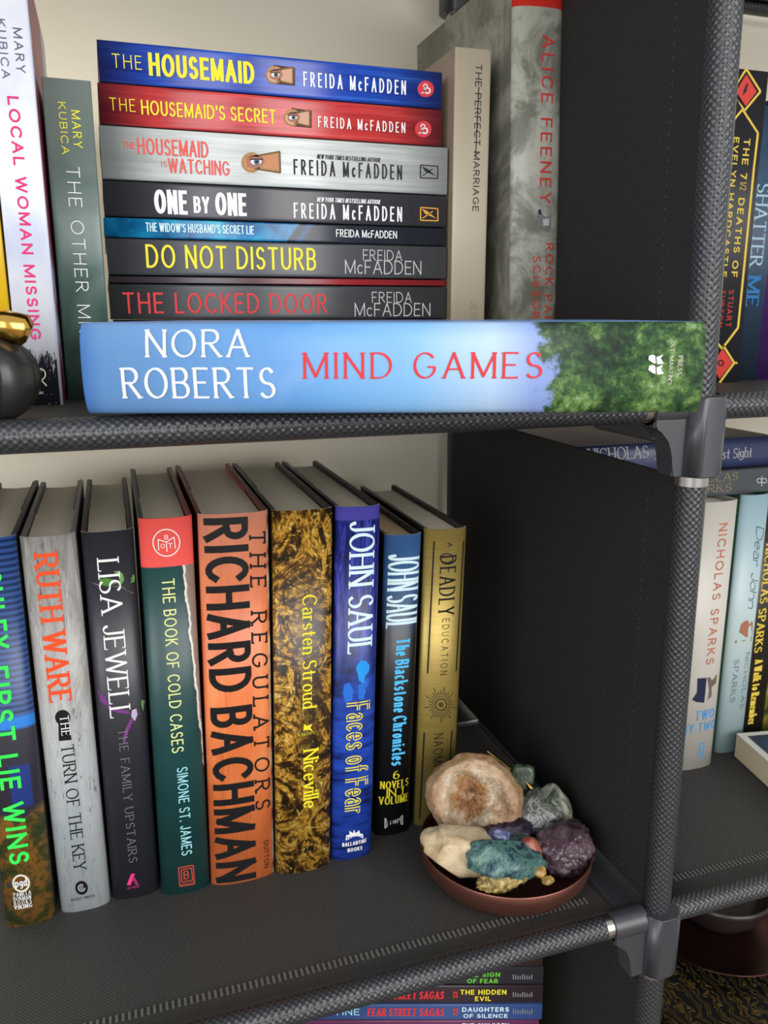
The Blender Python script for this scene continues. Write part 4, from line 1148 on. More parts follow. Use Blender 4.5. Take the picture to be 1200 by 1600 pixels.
  ('white',1,[(0.25,13.12),(0.21,13.73),(0.55,13.68),(0.45,13.09)]),
  ('white',1,[(0.45,13.09),(0.55,13.68),(0.87,13.54),(0.64,13)]),
  ('white',1,[(0.64,13),(0.87,13.54),(1.15,13.3),(0.81,12.86)]),
  ('white',1,[(0.81,12.86),(1.15,13.3),(1.38,12.99),(0.94,12.68)]),
  ('white',1,[(0.94,12.68),(1.38,12.99),(1.53,12.63),(1.03,12.47)]),
  ('white',1,[(1.03,12.47),(1.53,12.63),(1.6,12.25),(1.07,12.24)]),
  ('white',1,[(1.07,12.24),(1.6,12.25),(1.58,11.86),(1.06,12.01)]),
  ('white',1,[(1.06,12.01),(1.58,11.86),(1.48,11.49),(1,11.8)]),
  ('white',1,[(1,11.8),(1.48,11.49),(1.29,11.18),(0.89,11.61)]),
  ('white',1,[(0.89,11.61),(1.29,11.18),(1.04,10.94),(0.74,11.47)]),
  ('white',1,[(0.74,11.47),(1.04,10.94),(0.73,10.79),(0.56,11.38)]),
  ('white',1,[(0.56,11.38),(0.73,10.79),(0.4,10.73),(0.36,11.35)]),
  ('white',1,[(-0.19,13.42),(-3.72,12.97),(-3.61,12.24),(-0.08,12.68)]),
  ('white',1,[(-3.87,14.84),(-3.55,12.58),(-3.06,12.64),(-3.38,14.89)]),
 ],
 'hw': [
  ('gold',0,[(-0.83,114.43),(-2.53,114.79),(-4.1,115.68),(-5.38,117.03),(-6.23,118.69),(-6.59,120.52),(-6.41,122.31),(-5.71,123.91),(-4.57,125.14),(-3.1,125.9),(-1.43,126.12),(0.25,125.76),(1.81,124.87),(3.07,123.54),(3.93,121.89),(4.29,120.08),(4.13,118.29),(3.44,116.69),(2.31,115.44),(0.84,114.66)]),
  ('gold',0,[(2.36,118.34),(5.52,103.88),(-5.79,103.87),(-4.45,118.6)]),
  ('skin2',1,[(-0.9,115.72),(-2.23,116),(-3.45,116.69),(-4.44,117.74),(-5.11,119.05),(-5.39,120.47),(-5.25,121.87),(-4.71,123.12),(-3.82,124.08),(-2.67,124.68),(-1.37,124.85),(-0.05,124.57),(1.17,123.88),(2.15,122.83),(2.82,121.54),(3.11,120.13),(2.98,118.73),(2.44,117.48),(1.56,116.5),(0.41,115.9)]),
  ('skin2',1,[(1.34,118.38),(4.27,105.04),(-4.63,104.95),(-3.42,118.56)]),
  ('skind',2,[(1.75,123.45),(3.3,119.76),(2.25,113.95),(-0.39,112.58),(-3.24,114.89),(-4.48,119.34),(-3.64,122.95)]),
  ('browd',6,[(0.1,121.34),(0.5,113.65),(1.32,113.62),(0.91,121.31)]),
  ('goldd',2,[(1.96,118.28),(5.13,103.82),(5.92,103.95),(2.75,118.4)]),
  ('goldd',2,[(-4.86,118.68),(-6.2,103.95),(-5.37,103.79),(-4.04,118.52)]),
  ('goldd',2,[(5.49,104.33),(-5.82,104.32),(-5.75,103.42),(5.56,103.44)]),
  ('white',3,[(-0.5,114.61),(-0.99,114.78),(-1.45,115.24),(-1.84,115.94),(-2.1,116.82),(-2.23,117.79),(-2.2,118.74),(-2.02,119.6),(-1.71,120.28),(-1.3,120.7),(-0.82,120.83),(-0.33,120.66),(0.13,120.2),(0.51,119.5),(0.78,118.63),(0.9,117.66),(0.88,116.71),(0.7,115.84),(0.39,115.17),(-0.02,114.74)]),
  ('iris',4,[(-0.55,115.6),(-1.06,115.7),(-1.53,115.97),(-1.91,116.37),(-2.17,116.87),(-2.28,117.42),(-2.23,117.96),(-2.02,118.44),(-1.68,118.82),(-1.23,119.05),(-0.73,119.11),(-0.22,119.01),(0.24,118.74),(0.62,118.34),(0.88,117.84),(0.99,117.3),(0.94,116.76),(0.73,116.27),(0.39,115.9),(-0.05,115.66)]),
  ('black',5,[(-0.6,116.52),(-0.84,116.57),(-1.07,116.69),(-1.25,116.89),(-1.37,117.13),(-1.43,117.39),(-1.4,117.65),(-1.3,117.88),(-1.14,118.06),(-0.93,118.17),(-0.69,118.2),(-0.44,118.15),(-0.22,118.02),(-0.03,117.83),(0.09,117.59),(0.14,117.33),(0.12,117.07),(0.02,116.84),(-0.15,116.66),(-0.36,116.55)]),
  ('browd',2,[(1.45,122.74),(2.7,118.32),(1.91,113.97),(2.02,118.35)]),
  ('black',0,[(2.4,17.68),(2.24,6.41),(2.89,6.36),(3.05,17.63)]),
  ('black',0,[(2.55,6.76),(-4.39,6.66),(-4.36,5.9),(2.58,6.01)]),
  ('black',0,[(-4.05,6.27),(-4.21,17.57),(-4.86,17.6),(-4.71,6.29)]),
  ('black',0,[(-4.52,17.21),(2.74,17.28),(2.7,18.03),(-4.55,17.96)]),
  ('black',0,[(2.04,16.82),(0.78,13.06),(-3.32,7.14),(-2.34,9.67),(-0.76,14.71)]),
  ('black',0,[(-3.6,16.17),(0.73,9.54),(1.16,9.9),(-3.17,16.53)]),
 ],
 'obo': [
  ('amber',0,[(1.55,17.15),(1.21,5.75),(1.88,5.7),(2.21,17.1)]),
  ('amber',0,[(1.54,6.1),(-5.57,6),(-5.54,5.23),(1.56,5.34)]),
  ('amber',0,[(-5.22,5.61),(-5.21,17.05),(-5.88,17.07),(-5.89,5.63)]),
  ('amber',0,[(-5.54,16.68),(1.89,16.75),(1.87,17.5),(-5.56,17.43)]),
  ('amber',0,[(1.17,16.28),(-0.18,12.48),(-4.46,6.49),(-3.42,9.05),(-1.73,14.15)]),
  ('amber',0,[(-4.61,15.62),(-0.29,8.91),(0.16,9.28),(-4.16,15.99)]),
 ],
 'mind': [
  ('white',0,[(3.3,21.8),(4.76,21.67),(5.24,20.22),(4.27,18.67),(5.23,16.28),(3.78,17.15),(1.83,15.76),(1.59,17.97),(2.08,19.98)]),
  ('mosslogo',1,[(4.51,19.3),(4.51,18.81),(1.59,18.34),(1.59,18.83)]),
  ('white',0,[(-0.6,21.51),(0.87,21.37),(1.35,19.93),(0.37,18.37),(1.34,15.97),(-0.12,16.85),(-2.08,15.45),(-2.32,17.67),(-1.82,19.69)]),
  ('mosslogo',1,[(0.62,19.01),(0.62,18.51),(-2.32,18.04),(-2.32,18.53)]),
 ],
 'pm': [
  ('blackt',0,[(3.44,177.25),(2.4,137.88),(3.08,137.89),(4.11,177.27)]),
 ],
 'feeney': [
  ('greyd',0,[(-0.22,107.58),(3.39,105.35),(5.22,103.11),(9.23,104.64),(9.88,96.3),(7.2,95.16),(1.77,97.05),(-0.98,100.82)]),
  ('charcoal',1,[(0.22,107.58),(1.99,107.97),(2.5,104.97),(0.72,104.96)]),
  ('greyl',1,[(3.46,101.97),(7.92,102.74),(8.02,98.58),(3.99,98.19)]),
 ],
 'deaths': [
  ('redb',0,[(-4.54,206.53),(5.3,196.58),(-2.58,186.81),(-11.63,195.32)]),
  ('black',1,[(-5.46,196.97),(-3.8,200.66),(-2.26,201.18),(-3.2,195.95),(-6.03,192.95)]),
  ('goldy',0,[(-5.6,209.25),(7.83,196.43),(9.19,197.22),(-4.26,210.03)]),
  ('goldy',0,[(7.8,197.18),(-4,184.31),(-2.59,183.59),(9.22,196.47)]),
  ('goldy',0,[(-2.63,184.35),(-14.64,195.44),(-15.95,194.64),(-3.96,183.55)]),
  ('goldy',0,[(-5.67,209.93),(-14.7,197.41),(-13.22,196.82),(-4.19,209.35)]),
  ('goldy',0,[(-5.66,184.24),(9.1,170.22),(10.47,171.01),(-4.32,185.03)]),
  ('goldy',0,[(8.91,170.64),(8.41,149.15),(10.17,149.09),(10.66,170.59)]),
  ('goldy',0,[(8.41,149.14),(8.2,39.49),(10.03,39.34),(10.17,149.1)]),
  ('goldy',0,[(-5.69,185),(-12.27,177.73),(-10.87,177.01),(-4.28,184.28)]),
  ('goldy',0,[(8.33,39.86),(-4.09,24.93),(-2.54,24.03),(9.9,38.97)]),
  ('goldy',0,[(-2.65,24.92),(-8.99,30.92),(-10.31,30.05),(-3.99,24.04)]),
  ('goldy',0,[(9.49,14.52),(-1.73,27.14),(-3.17,26.37),(8.03,13.76)]),
  ('goldy',0,[(7.97,14.6),(-3.54,0.44),(-1.97,-0.49),(9.56,13.68)]),
  ('goldy',0,[(8.85,13.4),(11.74,13.34),(11.56,14.83),(8.67,14.88)]),
  ('redb',0,[(-2.75,24.47),(7.03,14.17),(-3.08,2.78),(-11.07,13.14)]),
  ('black',1,[(-1.68,14.34),(-0.31,14.32),(-0.34,13.69),(-1.7,14.01)]),
  ('black',1,[(-1.7,14.01),(-0.34,13.69),(-0.57,13.12),(-1.82,13.7)]),
  ('black',1,[(-1.82,13.7),(-0.57,13.12),(-0.98,12.63),(-2.05,13.43)]),
  ('black',1,[(-2.05,13.43),(-0.98,12.63),(-1.56,12.26),(-2.35,13.24)]),
  ('black',1,[(-2.35,13.24),(-1.56,12.26),(-2.24,12.03),(-2.72,13.11)]),
  ('black',1,[(-2.72,13.11),(-2.24,12.03),(-3,11.97),(-3.13,13.08)]),
  ('black',1,[(-3.13,13.08),(-3,11.97),(-3.78,12.06),(-3.55,13.13)]),
  ('black',1,[(-3.55,13.13),(-3.78,12.06),(-4.52,12.32),(-3.95,13.27)]),
  ('black',1,[(-3.95,13.27),(-4.52,12.32),(-5.18,12.71),(-4.3,13.48)]),
  ('black',1,[(-4.3,13.48),(-5.18,12.71),(-5.71,13.22),(-4.59,13.75)]),
  ('black',1,[(-4.59,13.75),(-5.71,13.22),(-6.07,13.81),(-4.78,14.07)]),
  ('black',1,[(-4.78,14.07),(-6.07,13.81),(-6.24,14.43),(-4.87,14.4)]),
  ('black',1,[(-4.87,14.4),(-6.24,14.43),(-6.21,15.05),(-4.86,14.74)]),
  ('black',1,[(-4.86,14.74),(-6.21,15.05),(-5.98,15.62),(-4.74,15.05)]),
  ('black',1,[(-4.74,15.05),(-5.98,15.62),(-5.57,16.11),(-4.51,15.31)]),
  ('black',1,[(-4.51,15.31),(-5.57,16.11),(-5,16.48),(-4.21,15.51)]),
  ('black',1,[(-4.21,15.51),(-5,16.48),(-4.32,16.71),(-3.84,15.63)]),
  ('black',1,[(-3.84,15.63),(-4.32,16.71),(-3.56,16.77),(-3.43,15.67)]),
  ('black',1,[(-3.43,15.67),(-3.56,16.77),(-2.78,16.68),(-3.01,15.61)]),
  ('black',1,[(-3.01,15.61),(-2.78,16.68),(-2.04,16.43),(-2.61,15.48)]),
  ('black',1,[(-2.61,15.48),(-2.04,16.43),(-1.38,16.03),(-2.26,15.27)]),
  ('black',1,[(-2.26,15.27),(-1.38,16.03),(-0.85,15.53),(-1.97,14.99)]),
  ('black',1,[(-1.97,14.99),(-0.85,15.53),(-0.49,14.94),(-1.78,14.68)]),
  ('black',1,[(-1.78,14.68),(-0.49,14.94),(-0.31,14.32),(-1.68,14.34)]),
 ],
 'grey': [
  ('greyl',0,[(-0.45,32.4),(-0.51,31.49),(-1.05,31.51),(-0.8,32.41)]),
  ('greyl',0,[(-0.8,32.41),(-1.05,31.51),(-1.55,31.7),(-1.12,32.54)]),
  ('greyl',0,[(-1.12,32.54),(-1.55,31.7),(-1.96,32.05),(-1.39,32.76)]),
  ('greyl',0,[(-1.39,32.76),(-1.96,32.05),(-2.27,32.54),(-1.59,33.08)]),
  ('greyl',0,[(-1.59,33.08),(-2.27,32.54),(-2.44,33.13),(-1.7,33.47)]),
  ('greyl',0,[(-1.7,33.47),(-2.44,33.13),(-2.47,33.79),(-1.72,33.89)]),
  ('greyl',0,[(-1.72,33.89),(-2.47,33.79),(-2.35,34.47),(-1.64,34.33)]),
  ('greyl',0,[(-1.64,34.33),(-2.35,34.47),(-2.1,35.12),(-1.48,34.75)]),
  ('greyl',0,[(-1.48,34.75),(-2.1,35.12),(-1.72,35.7),(-1.24,35.12)]),
  ('greyl',0,[(-1.24,35.12),(-1.72,35.7),(-1.26,36.16),(-0.93,35.42)]),
  ('greyl',0,[(-0.93,35.42),(-1.26,36.16),(-0.73,36.49),(-0.59,35.63)]),
  ('greyl',0,[(-0.59,35.63),(-0.73,36.49),(-0.17,36.64),(-0.23,35.74)]),
  ('greyl',0,[(-0.23,35.74),(-0.17,36.64),(0.37,36.63),(0.12,35.73)]),
  ('greyl',0,[(0.12,35.73),(0.37,36.63),(0.86,36.44),(0.44,35.6)]),
  ('greyl',0,[(0.44,35.6),(0.86,36.44),(1.28,36.09),(0.71,35.38)]),
  ('greyl',0,[(0.71,35.38),(1.28,36.09),(1.58,35.6),(0.9,35.06)]),
  ('greyl',0,[(0.9,35.06),(1.58,35.6),(1.75,35.01),(1.01,34.68)]),
  ('greyl',0,[(1.01,34.68),(1.75,35.01),(1.78,34.35),(1.03,34.25)]),
  ('greyl',0,[(1.03,34.25),(1.78,34.35),(1.67,33.68),(0.96,33.82)]),
  ('greyl',0,[(0.96,33.82),(1.67,33.68),(1.41,33.03),(0.79,33.4)]),
  ('greyl',0,[(0.79,33.4),(1.41,33.03),(1.04,32.45),(0.55,33.02)]),
  ('greyl',0,[(0.55,33.02),(1.04,32.45),(0.58,31.98),(0.25,32.72)]),
  ('greyl',0,[(0.25,32.72),(0.58,31.98),(0.05,31.65),(-0.09,32.51)]),
  ('greyl',0,[(-0.09,32.51),(0.05,31.65),(-0.51,31.49),(-0.45,32.4)]),
  ('greyl',0,[(-0.77,27.54),(-0.82,26.62),(-1.37,26.63),(-1.12,27.54)]),
  ('greyl',0,[(-1.12,27.54),(-1.37,26.63),(-1.87,26.82),(-1.44,27.67)]),
  ('greyl',0,[(-1.44,27.67),(-1.87,26.82),(-2.28,27.18),(-1.71,27.9)]),
  ('greyl',0,[(-1.71,27.9),(-2.28,27.18),(-2.59,27.67),(-1.91,28.21)]),
  ('greyl',0,[(-1.91,28.21),(-2.59,27.67),(-2.76,28.27),(-2.02,28.6)]),
  ('greyl',0,[(-2.02,28.6),(-2.76,28.27),(-2.79,28.93),(-2.04,29.03)]),
  ('greyl',0,[(-2.04,29.03),(-2.79,28.93),(-2.67,29.61),(-1.96,29.47)]),
  ('greyl',0,[(-1.96,29.47),(-2.67,29.61),(-2.42,30.26),(-1.8,29.89)]),
  ('greyl',0,[(-1.8,29.89),(-2.42,30.26),(-2.04,30.84),(-1.55,30.27)]),
  ('greyl',0,[(-1.55,30.27),(-2.04,30.84),(-1.58,31.31),(-1.25,30.57)]),
  ('greyl',0,[(-1.25,30.57),(-1.58,31.31),(-1.05,31.64),(-0.91,30.78)]),
  ('greyl',0,[(-0.91,30.78),(-1.05,31.64),(-0.49,31.8),(-0.55,30.89)]),
  ('greyl',0,[(-0.55,30.89),(-0.49,31.8),(0.06,31.78),(-0.2,30.88)]),
  ('greyl',0,[(-0.2,30.88),(0.06,31.78),(0.55,31.59),(0.13,30.75)]),
  ('greyl',0,[(0.13,30.75),(0.55,31.59),(0.97,31.24),(0.39,30.53)]),
  ('greyl',0,[(0.39,30.53),(0.97,31.24),(1.27,30.75),(0.59,30.21)]),
  ('greyl',0,[(0.59,30.21),(1.27,30.75),(1.44,30.16),(0.7,29.82)]),
  ('greyl',0,[(0.7,29.82),(1.44,30.16),(1.47,29.5),(0.72,29.4)]),
  ('greyl',0,[(0.72,29.4),(1.47,29.5),(1.36,28.82),(0.65,28.96)]),
  ('greyl',0,[(0.65,28.96),(1.36,28.82),(1.1,28.16),(0.48,28.53)]),
  ('greyl',0,[(0.48,28.53),(1.1,28.16),(0.73,27.58),(0.24,28.16)]),
  ('greyl',0,[(0.24,28.16),(0.73,27.58),(0.26,27.11),(-0.06,27.85)]),
  ('greyl',0,[(-0.06,27.85),(0.26,27.11),(-0.27,26.78),(-0.4,27.64)]),
  ('greyl',0,[(-0.4,27.64),(-0.27,26.78),(-0.82,26.62),(-0.77,27.54)]),
  ('greyl',0,[(3.03,32.56),(-4.98,31.5),(-5.04,30.59),(2.97,31.65)]),
 ],
 'two': [
  ('tan',-1,[(-15.81,78.96),(15.04,78.64),(15.08,52.15),(-15.7,54.96)]),
  ('navyd',1,[(-6.93,78.16),(1.43,77.45),(1.47,60.83),(1.34,56.53),(-5.99,58.24),(-9.78,60.46),(-6.26,66.34)]),
  ('browng',1,[(2.03,77.36),(12.11,78),(11.7,71.09),(7.19,68.56),(8.05,60.88),(4.75,58.15),(5,66.74)]),
  ('blue2',0,[(5.62,19.02),(6.48,18.87),(6.46,18.19),(5.6,18.55)]),
  ('blue2',0,[(5.6,18.55),(6.46,18.19),(6.24,17.6),(5.44,18.14)]),
  ('blue2',0,[(5.44,18.14),(6.24,17.6),(5.84,17.13),(5.16,17.81)]),
  ('blue2',0,[(5.16,17.81),(5.84,17.13),(5.28,16.82),(4.77,17.58)]),
  ('blue2',0,[(4.77,17.58),(5.28,16.82),(4.61,16.68),(4.3,17.49)]),
  ('blue2',0,[(4.3,17.49),(4.61,16.68),(3.86,16.72),(3.78,17.52)]),
  ('blue2',0,[(3.78,17.52),(3.86,16.72),(3.1,16.95),(3.24,17.68)]),
  ('blue2',0,[(3.24,17.68),(3.1,16.95),(2.37,17.34),(2.73,17.95)]),
  ('blue2',0,[(2.73,17.95),(2.37,17.34),(1.72,17.88),(2.27,18.33)]),
  ('blue2',0,[(2.27,18.33),(1.72,17.88),(1.2,18.51),(1.91,18.77)]),
  ('blue2',0,[(1.91,18.77),(1.2,18.51),(0.84,19.21),(1.66,19.26)]),
  ('blue2',0,[(1.66,19.26),(0.84,19.21),(0.67,19.91),(1.53,19.76)]),
  ('blue2',0,[(1.53,19.76),(0.67,19.91),(0.7,20.59),(1.55,20.23)]),
  ('blue2',0,[(1.55,20.23),(0.7,20.59),(0.92,21.18),(1.71,20.64)]),
  ('blue2',0,[(1.71,20.64),(0.92,21.18),(1.32,21.64),(1.99,20.97)]),
  ('blue2',0,[(1.99,20.97),(1.32,21.64),(1.87,21.96),(2.38,21.2)]),
  ('blue2',0,[(2.38,21.2),(1.87,21.96),(2.54,22.1),(2.85,21.29)]),
  ('blue2',0,[(2.85,21.29),(2.54,22.1),(3.28,22.06),(3.37,21.26)]),
  ('blue2',0,[(3.37,21.26),(3.28,22.06),(4.05,21.83),(3.9,21.11)]),
  ('blue2',0,[(3.9,21.11),(4.05,21.83),(4.78,21.44),(4.42,20.83)]),
  ('blue2',0,[(4.42,20.83),(4.78,21.44),(5.42,20.91),(4.87,20.46)]),
  ('blue2',0,[(4.87,20.46),(5.42,20.91),(5.95,20.27),(5.24,20.01)]),
  ('blue2',0,[(5.24,20.01),(5.95,20.27),(6.31,19.58),(5.49,19.52)]),
  ('blue2',0,[(5.49,19.52),(6.31,19.58),(6.48,18.87),(5.62,19.02)]),
  ('blue2',0,[(5.55,14.01),(6.42,13.85),(6.4,13.18),(5.54,13.54)]),
  ('blue2',0,[(5.54,13.54),(6.4,13.18),(6.18,12.58),(5.38,13.12)]),
  ('blue2',0,[(5.38,13.12),(6.18,12.58),(5.78,12.11),(5.1,12.79)]),
  ('blue2',0,[(5.1,12.79),(5.78,12.11),(5.22,11.8),(4.71,12.57)]),
  ('blue2',0,[(4.71,12.57),(5.22,11.8),(4.54,11.66),(4.23,12.47)]),
  ('blue2',0,[(4.23,12.47),(4.54,11.66),(3.8,11.71),(3.71,12.5)]),
  ('blue2',0,[(3.71,12.5),(3.8,11.71),(3.03,11.94),(3.18,12.67)]),
  ('blue2',0,[(3.18,12.67),(3.03,11.94),(2.3,12.33),(2.66,12.94)]),
  ('blue2',0,[(2.66,12.94),(2.3,12.33),(1.66,12.87),(2.21,13.32)]),
  ('blue2',0,[(2.21,13.32),(1.66,12.87),(1.13,13.51),(1.84,13.77)]),
  ('blue2',0,[(1.84,13.77),(1.13,13.51),(0.77,14.21),(1.59,14.26)]),
  ('blue2',0,[(1.59,14.26),(0.77,14.21),(0.6,14.92),(1.47,14.76)]),
  ('blue2',0,[(1.47,14.76),(0.6,14.92),(0.63,15.59),(1.48,15.23)]),
  ('blue2',0,[(1.48,15.23),(0.63,15.59),(0.85,16.18),(1.64,15.65)]),
  ('blue2',0,[(1.64,15.65),(0.85,16.18),(1.25,16.65),(1.92,15.98)]),
  ('blue2',0,[(1.92,15.98),(1.25,16.65),(1.8,16.97),(2.31,16.2)]),
  ('blue2',0,[(2.31,16.2),(1.8,16.97),(2.48,17.11),(2.78,16.3)]),
  ('blue2',0,[(2.78,16.3),(2.48,17.11),(3.22,17.06),(3.31,16.27)]),
  ('blue2',0,[(3.31,16.27),(3.22,17.06),(3.98,16.83),(3.84,16.11)]),
  ('blue2',0,[(3.84,16.11),(3.98,16.83),(4.71,16.44),(4.35,15.83)]),
  ('blue2',0,[(4.35,15.83),(4.71,16.44),(5.36,15.9),(4.81,15.45)]),
  ('blue2',0,[(4.81,15.45),(5.36,15.9),(5.89,15.27),(5.18,15)]),
  ('blue2',0,[(5.18,15),(5.89,15.27),(6.25,14.57),(5.43,14.51)]),
  ('blue2',0,[(5.43,14.51),(6.25,14.57),(6.42,13.85),(5.55,14.01)]),
  ('blue2',0,[(0.25,11.24),(7.01,10.56),(6.84,11.37),(0.08,12.05)]),
  ('blue2',0,[(0.55,8.39),(7.32,7.69),(7.15,8.5),(0.39,9.2)]),
 ],
 'dear': [
  ('foliage',0,[(-5.23,105.28),(-4.23,112.14),(0.39,114.78),(7.55,112.28),(8.83,102.39),(2.26,99.98)]),
  ('olive',0,[(-7.5,98.56),(8.48,100.26),(8.48,95.36),(-7.79,95.89)]),
 ],
 'f1': [
  ('greyd',0,[(-2.6,19.49),(1.47,19.63),(1.47,20.36),(-2.6,20.21)]),
  ('greyd',0,[(-2.6,17.95),(0.96,18.08),(0.96,18.81),(-2.6,18.68)]),
  ('greyd',0,[(-2.6,16.42),(0.44,16.53),(0.45,17.26),(-2.6,17.14)]),
  ('greyd',0,[(-2.61,14.89),(-0.07,14.98),(-0.06,15.71),(-2.61,15.61)]),
  ('greyd',0,[(-2.61,13.35),(1.45,13.51),(1.45,14.23),(-2.61,14.08)]),
  ('greyd',0,[(-2.61,11.82),(0.94,11.96),(0.94,12.68),(-2.61,12.54)]),
  ('greyd',0,[(-2.62,10.29),(0.43,10.41),(0.43,11.13),(-2.61,11.01)]),
  ('greyd',0,[(-2.62,8.75),(-0.08,8.86),(-0.08,9.58),(-2.62,9.48)]),
  ('greyd',0,[(-2.62,7.22),(1.44,7.39),(1.44,8.11),(-2.62,7.94)]),
  ('red',0,[(0.59,59.95),(0.58,56.97),(1.49,56.99),(1.5,59.96)]),
  ('red',0,[(-2.46,59.89),(-2.47,56.91),(-1.55,56.93),(-1.55,59.91)]),
  ('red',0,[(2.06,59.89),(-3.53,59.79),(-3.53,59.11),(2.05,59.21)]),
  ('red',0,[(2.05,57.76),(-3.54,57.66),(-3.54,56.97),(2.05,57.08)]),
 ],
 'f2': [
  ('greyd',0,[(-1.77,19.3),(2.34,19.45),(2.34,20.18),(-1.77,20.03)]),
  ('greyd',0,[(-1.78,17.76),(1.82,17.89),(1.82,18.62),(-1.78,18.49)]),
  ('greyd',0,[(-1.78,16.22),(1.31,16.33),(1.31,17.06),(-1.78,16.94)]),
  ('greyd',0,[(-1.78,14.67),(0.79,14.77),(0.79,15.5),(-1.78,15.4)]),
  ('greyd',0,[(-1.79,13.13),(2.33,13.29),(2.33,14.01),(-1.78,13.86)]),
  ('greyd',0,[(-1.79,11.59),(1.81,11.73),(1.81,12.45),(-1.79,12.31)]),
  ('greyd',0,[(-1.79,10.04),(1.29,10.17),(1.29,10.89),(-1.79,10.77)]),
  ('greyd',0,[(-1.8,8.5),(0.78,8.6),(0.78,9.33),(-1.79,9.23)]),
  ('greyd',0,[(-1.8,6.96),(2.31,7.13),(2.32,7.85),(-1.8,7.69)]),
  ('red',0,[(1.45,60.01),(1.44,57.01),(2.37,57.03),(2.37,60.02)]),
  ('red',0,[(-1.64,59.95),(-1.64,56.95),(-0.72,56.97),(-0.71,59.97)]),
  ('red',0,[(2.94,59.95),(-2.72,59.85),(-2.72,59.16),(2.94,59.26)]),
  ('red',0,[(2.93,57.81),(-2.72,57.7),(-2.72,57.02),(2.93,57.13)]),
 ],
 'f3': [
  ('greyd',0,[(-1.08,18.9),(3.08,19.05),(3.08,19.78),(-1.08,19.63)]),
  ('greyd',0,[(-1.09,17.35),(2.56,17.48),(2.56,18.21),(-1.09,18.08)]),
  ('greyd',0,[(-1.09,15.79),(2.03,15.91),(2.03,16.64),(-1.09,16.53)]),
  ('greyd',0,[(-1.09,14.24),(1.51,14.34),(1.51,15.07),(-1.09,14.98)]),
  ('greyd',0,[(-1.1,12.69),(3.07,12.85),(3.07,13.58),(-1.1,13.42)]),
  ('greyd',0,[(-1.1,11.14),(2.54,11.28),(2.54,12.01),(-1.1,11.87)]),
  ('greyd',0,[(-1.1,9.59),(2.02,9.71),(2.02,10.44),(-1.1,10.32)]),
  ('greyd',0,[(-1.11,8.03),(1.5,8.14),(1.5,8.87),(-1.11,8.77)]),
  ('greyd',0,[(-1.11,6.48),(3.05,6.65),(3.05,7.38),(-1.11,7.21)]),
  ('red',0,[(2.18,59.85),(2.17,56.84),(3.11,56.85),(3.11,59.87)]),
  ('red',0,[(-0.95,59.79),(-0.95,56.78),(-0.01,56.79),(-0.01,59.81)]),
  ('red',0,[(3.68,59.79),(-2.04,59.69),(-2.04,59),(3.68,59.1)]),
  ('red',0,[(3.68,57.64),(-2.04,57.53),(-2.05,56.84),(3.68,56.95)]),
 ],
 'f4': [
  ('greyd',0,[(-0.61,16.76),(3.6,16.91),(3.6,17.65),(-0.61,17.5)]),
  ('greyd',0,[(-0.61,15.2),(3.07,15.33),(3.07,16.07),(-0.61,15.94)]),
  ('greyd',0,[(-0.61,13.64),(2.54,13.76),(2.55,14.49),(-0.61,14.38)]),
  ('greyd',0,[(-0.62,12.08),(2.01,12.18),(2.02,12.91),(-0.62,12.81)]),
  ('greyd',0,[(-0.62,10.52),(3.59,10.68),(3.59,11.41),(-0.62,11.25)]),
  ('greyd',0,[(-0.62,8.96),(3.06,9.1),(3.06,9.84),(-0.62,9.69)]),
  ('greyd',0,[(-0.63,7.4),(2.53,7.52),(2.53,8.26),(-0.63,8.13)]),
  ('greyd',0,[(-0.63,5.83),(2,5.94),(2,6.68),(-0.63,6.57)]),
  ('greyd',0,[(-0.63,4.27),(3.57,4.45),(3.58,5.18),(-0.63,5.01)]),
  ('red',0,[(2.69,57.94),(2.68,54.91),(3.63,54.93),(3.64,57.96)]),
  ('red',0,[(-0.47,57.88),(-0.47,54.85),(0.47,54.86),(0.48,57.9)]),
  ('red',0,[(4.21,57.88),(-1.57,57.77),(-1.58,57.08),(4.21,57.19)]),
  ('red',0,[(4.21,55.72),(-1.58,55.61),(-1.58,54.91),(4.21,55.02)]),
 ],
}

# ------------------------------------------------------------------ the setting
def wall_mat():
    n = NT('cream_wall_paint', .75, spec=.25)
    f = n.noise(6, 3)
    g = n.noise(2.2, 2, vec=n.map(n.obj, (1, 1, 1), loc=(3, 1, 2)))
    c = n.mix(f, (222, 214, 192), (230, 224, 206))
    c = n.mix(n.ramp(g, [(.55, 0.0), (.72, .5)]), c, (210, 198, 174))
    n.bump(n.noise(220, 2), .12, .0006)
    return n.col(c)


w = bm_obj('wall_back', box_bm(-1.6, 2.2, .682, .78, 0, 2.3), wall_mat())
w['kind'] = 'structure'
nf = NT('grey_brown_floor', .6)
f = bm_obj('floor', box_bm(-1.6, 2.2, -2.6, .68, -.05, 0), nf.col(nf.mix(nf.noise(5), (96, 82, 70), (120, 104, 90))))
f['kind'] = 'structure'

# ------------------------------------------------------------------ shelving unit
def fabric(name, scale, strength, base=(34, 33, 34), rough=.5, uvs=True, spec=.5, ax=(0, 1)):
    n = NT(name, rough, spec=spec)
    x = n.xyz(n.tc.outputs['UV'] if uvs else n.obj)
    a = n.ma('MULTIPLY', x[ax[0]], scale)
    b = n.ma('MULTIPLY', x[ax[1]], scale)
    p = n.ma('SINE', a)
    q = n.ma('SINE', b)
    h = n.ma('MULTIPLY_ADD', n.ma('MULTIPLY', p, q), .5, .5)
    fl = n.noise(900, 2, vec=n.obj)
    c = n.mix(n.ma('MULTIPLY', h, fl), base, tuple(min(255, int(v * 1.9)) for v in base))
    n.bump(n.ma('ADD', h, n.ma('MULTIPLY', fl, .6)), strength, .0004)
    return n.col(c)


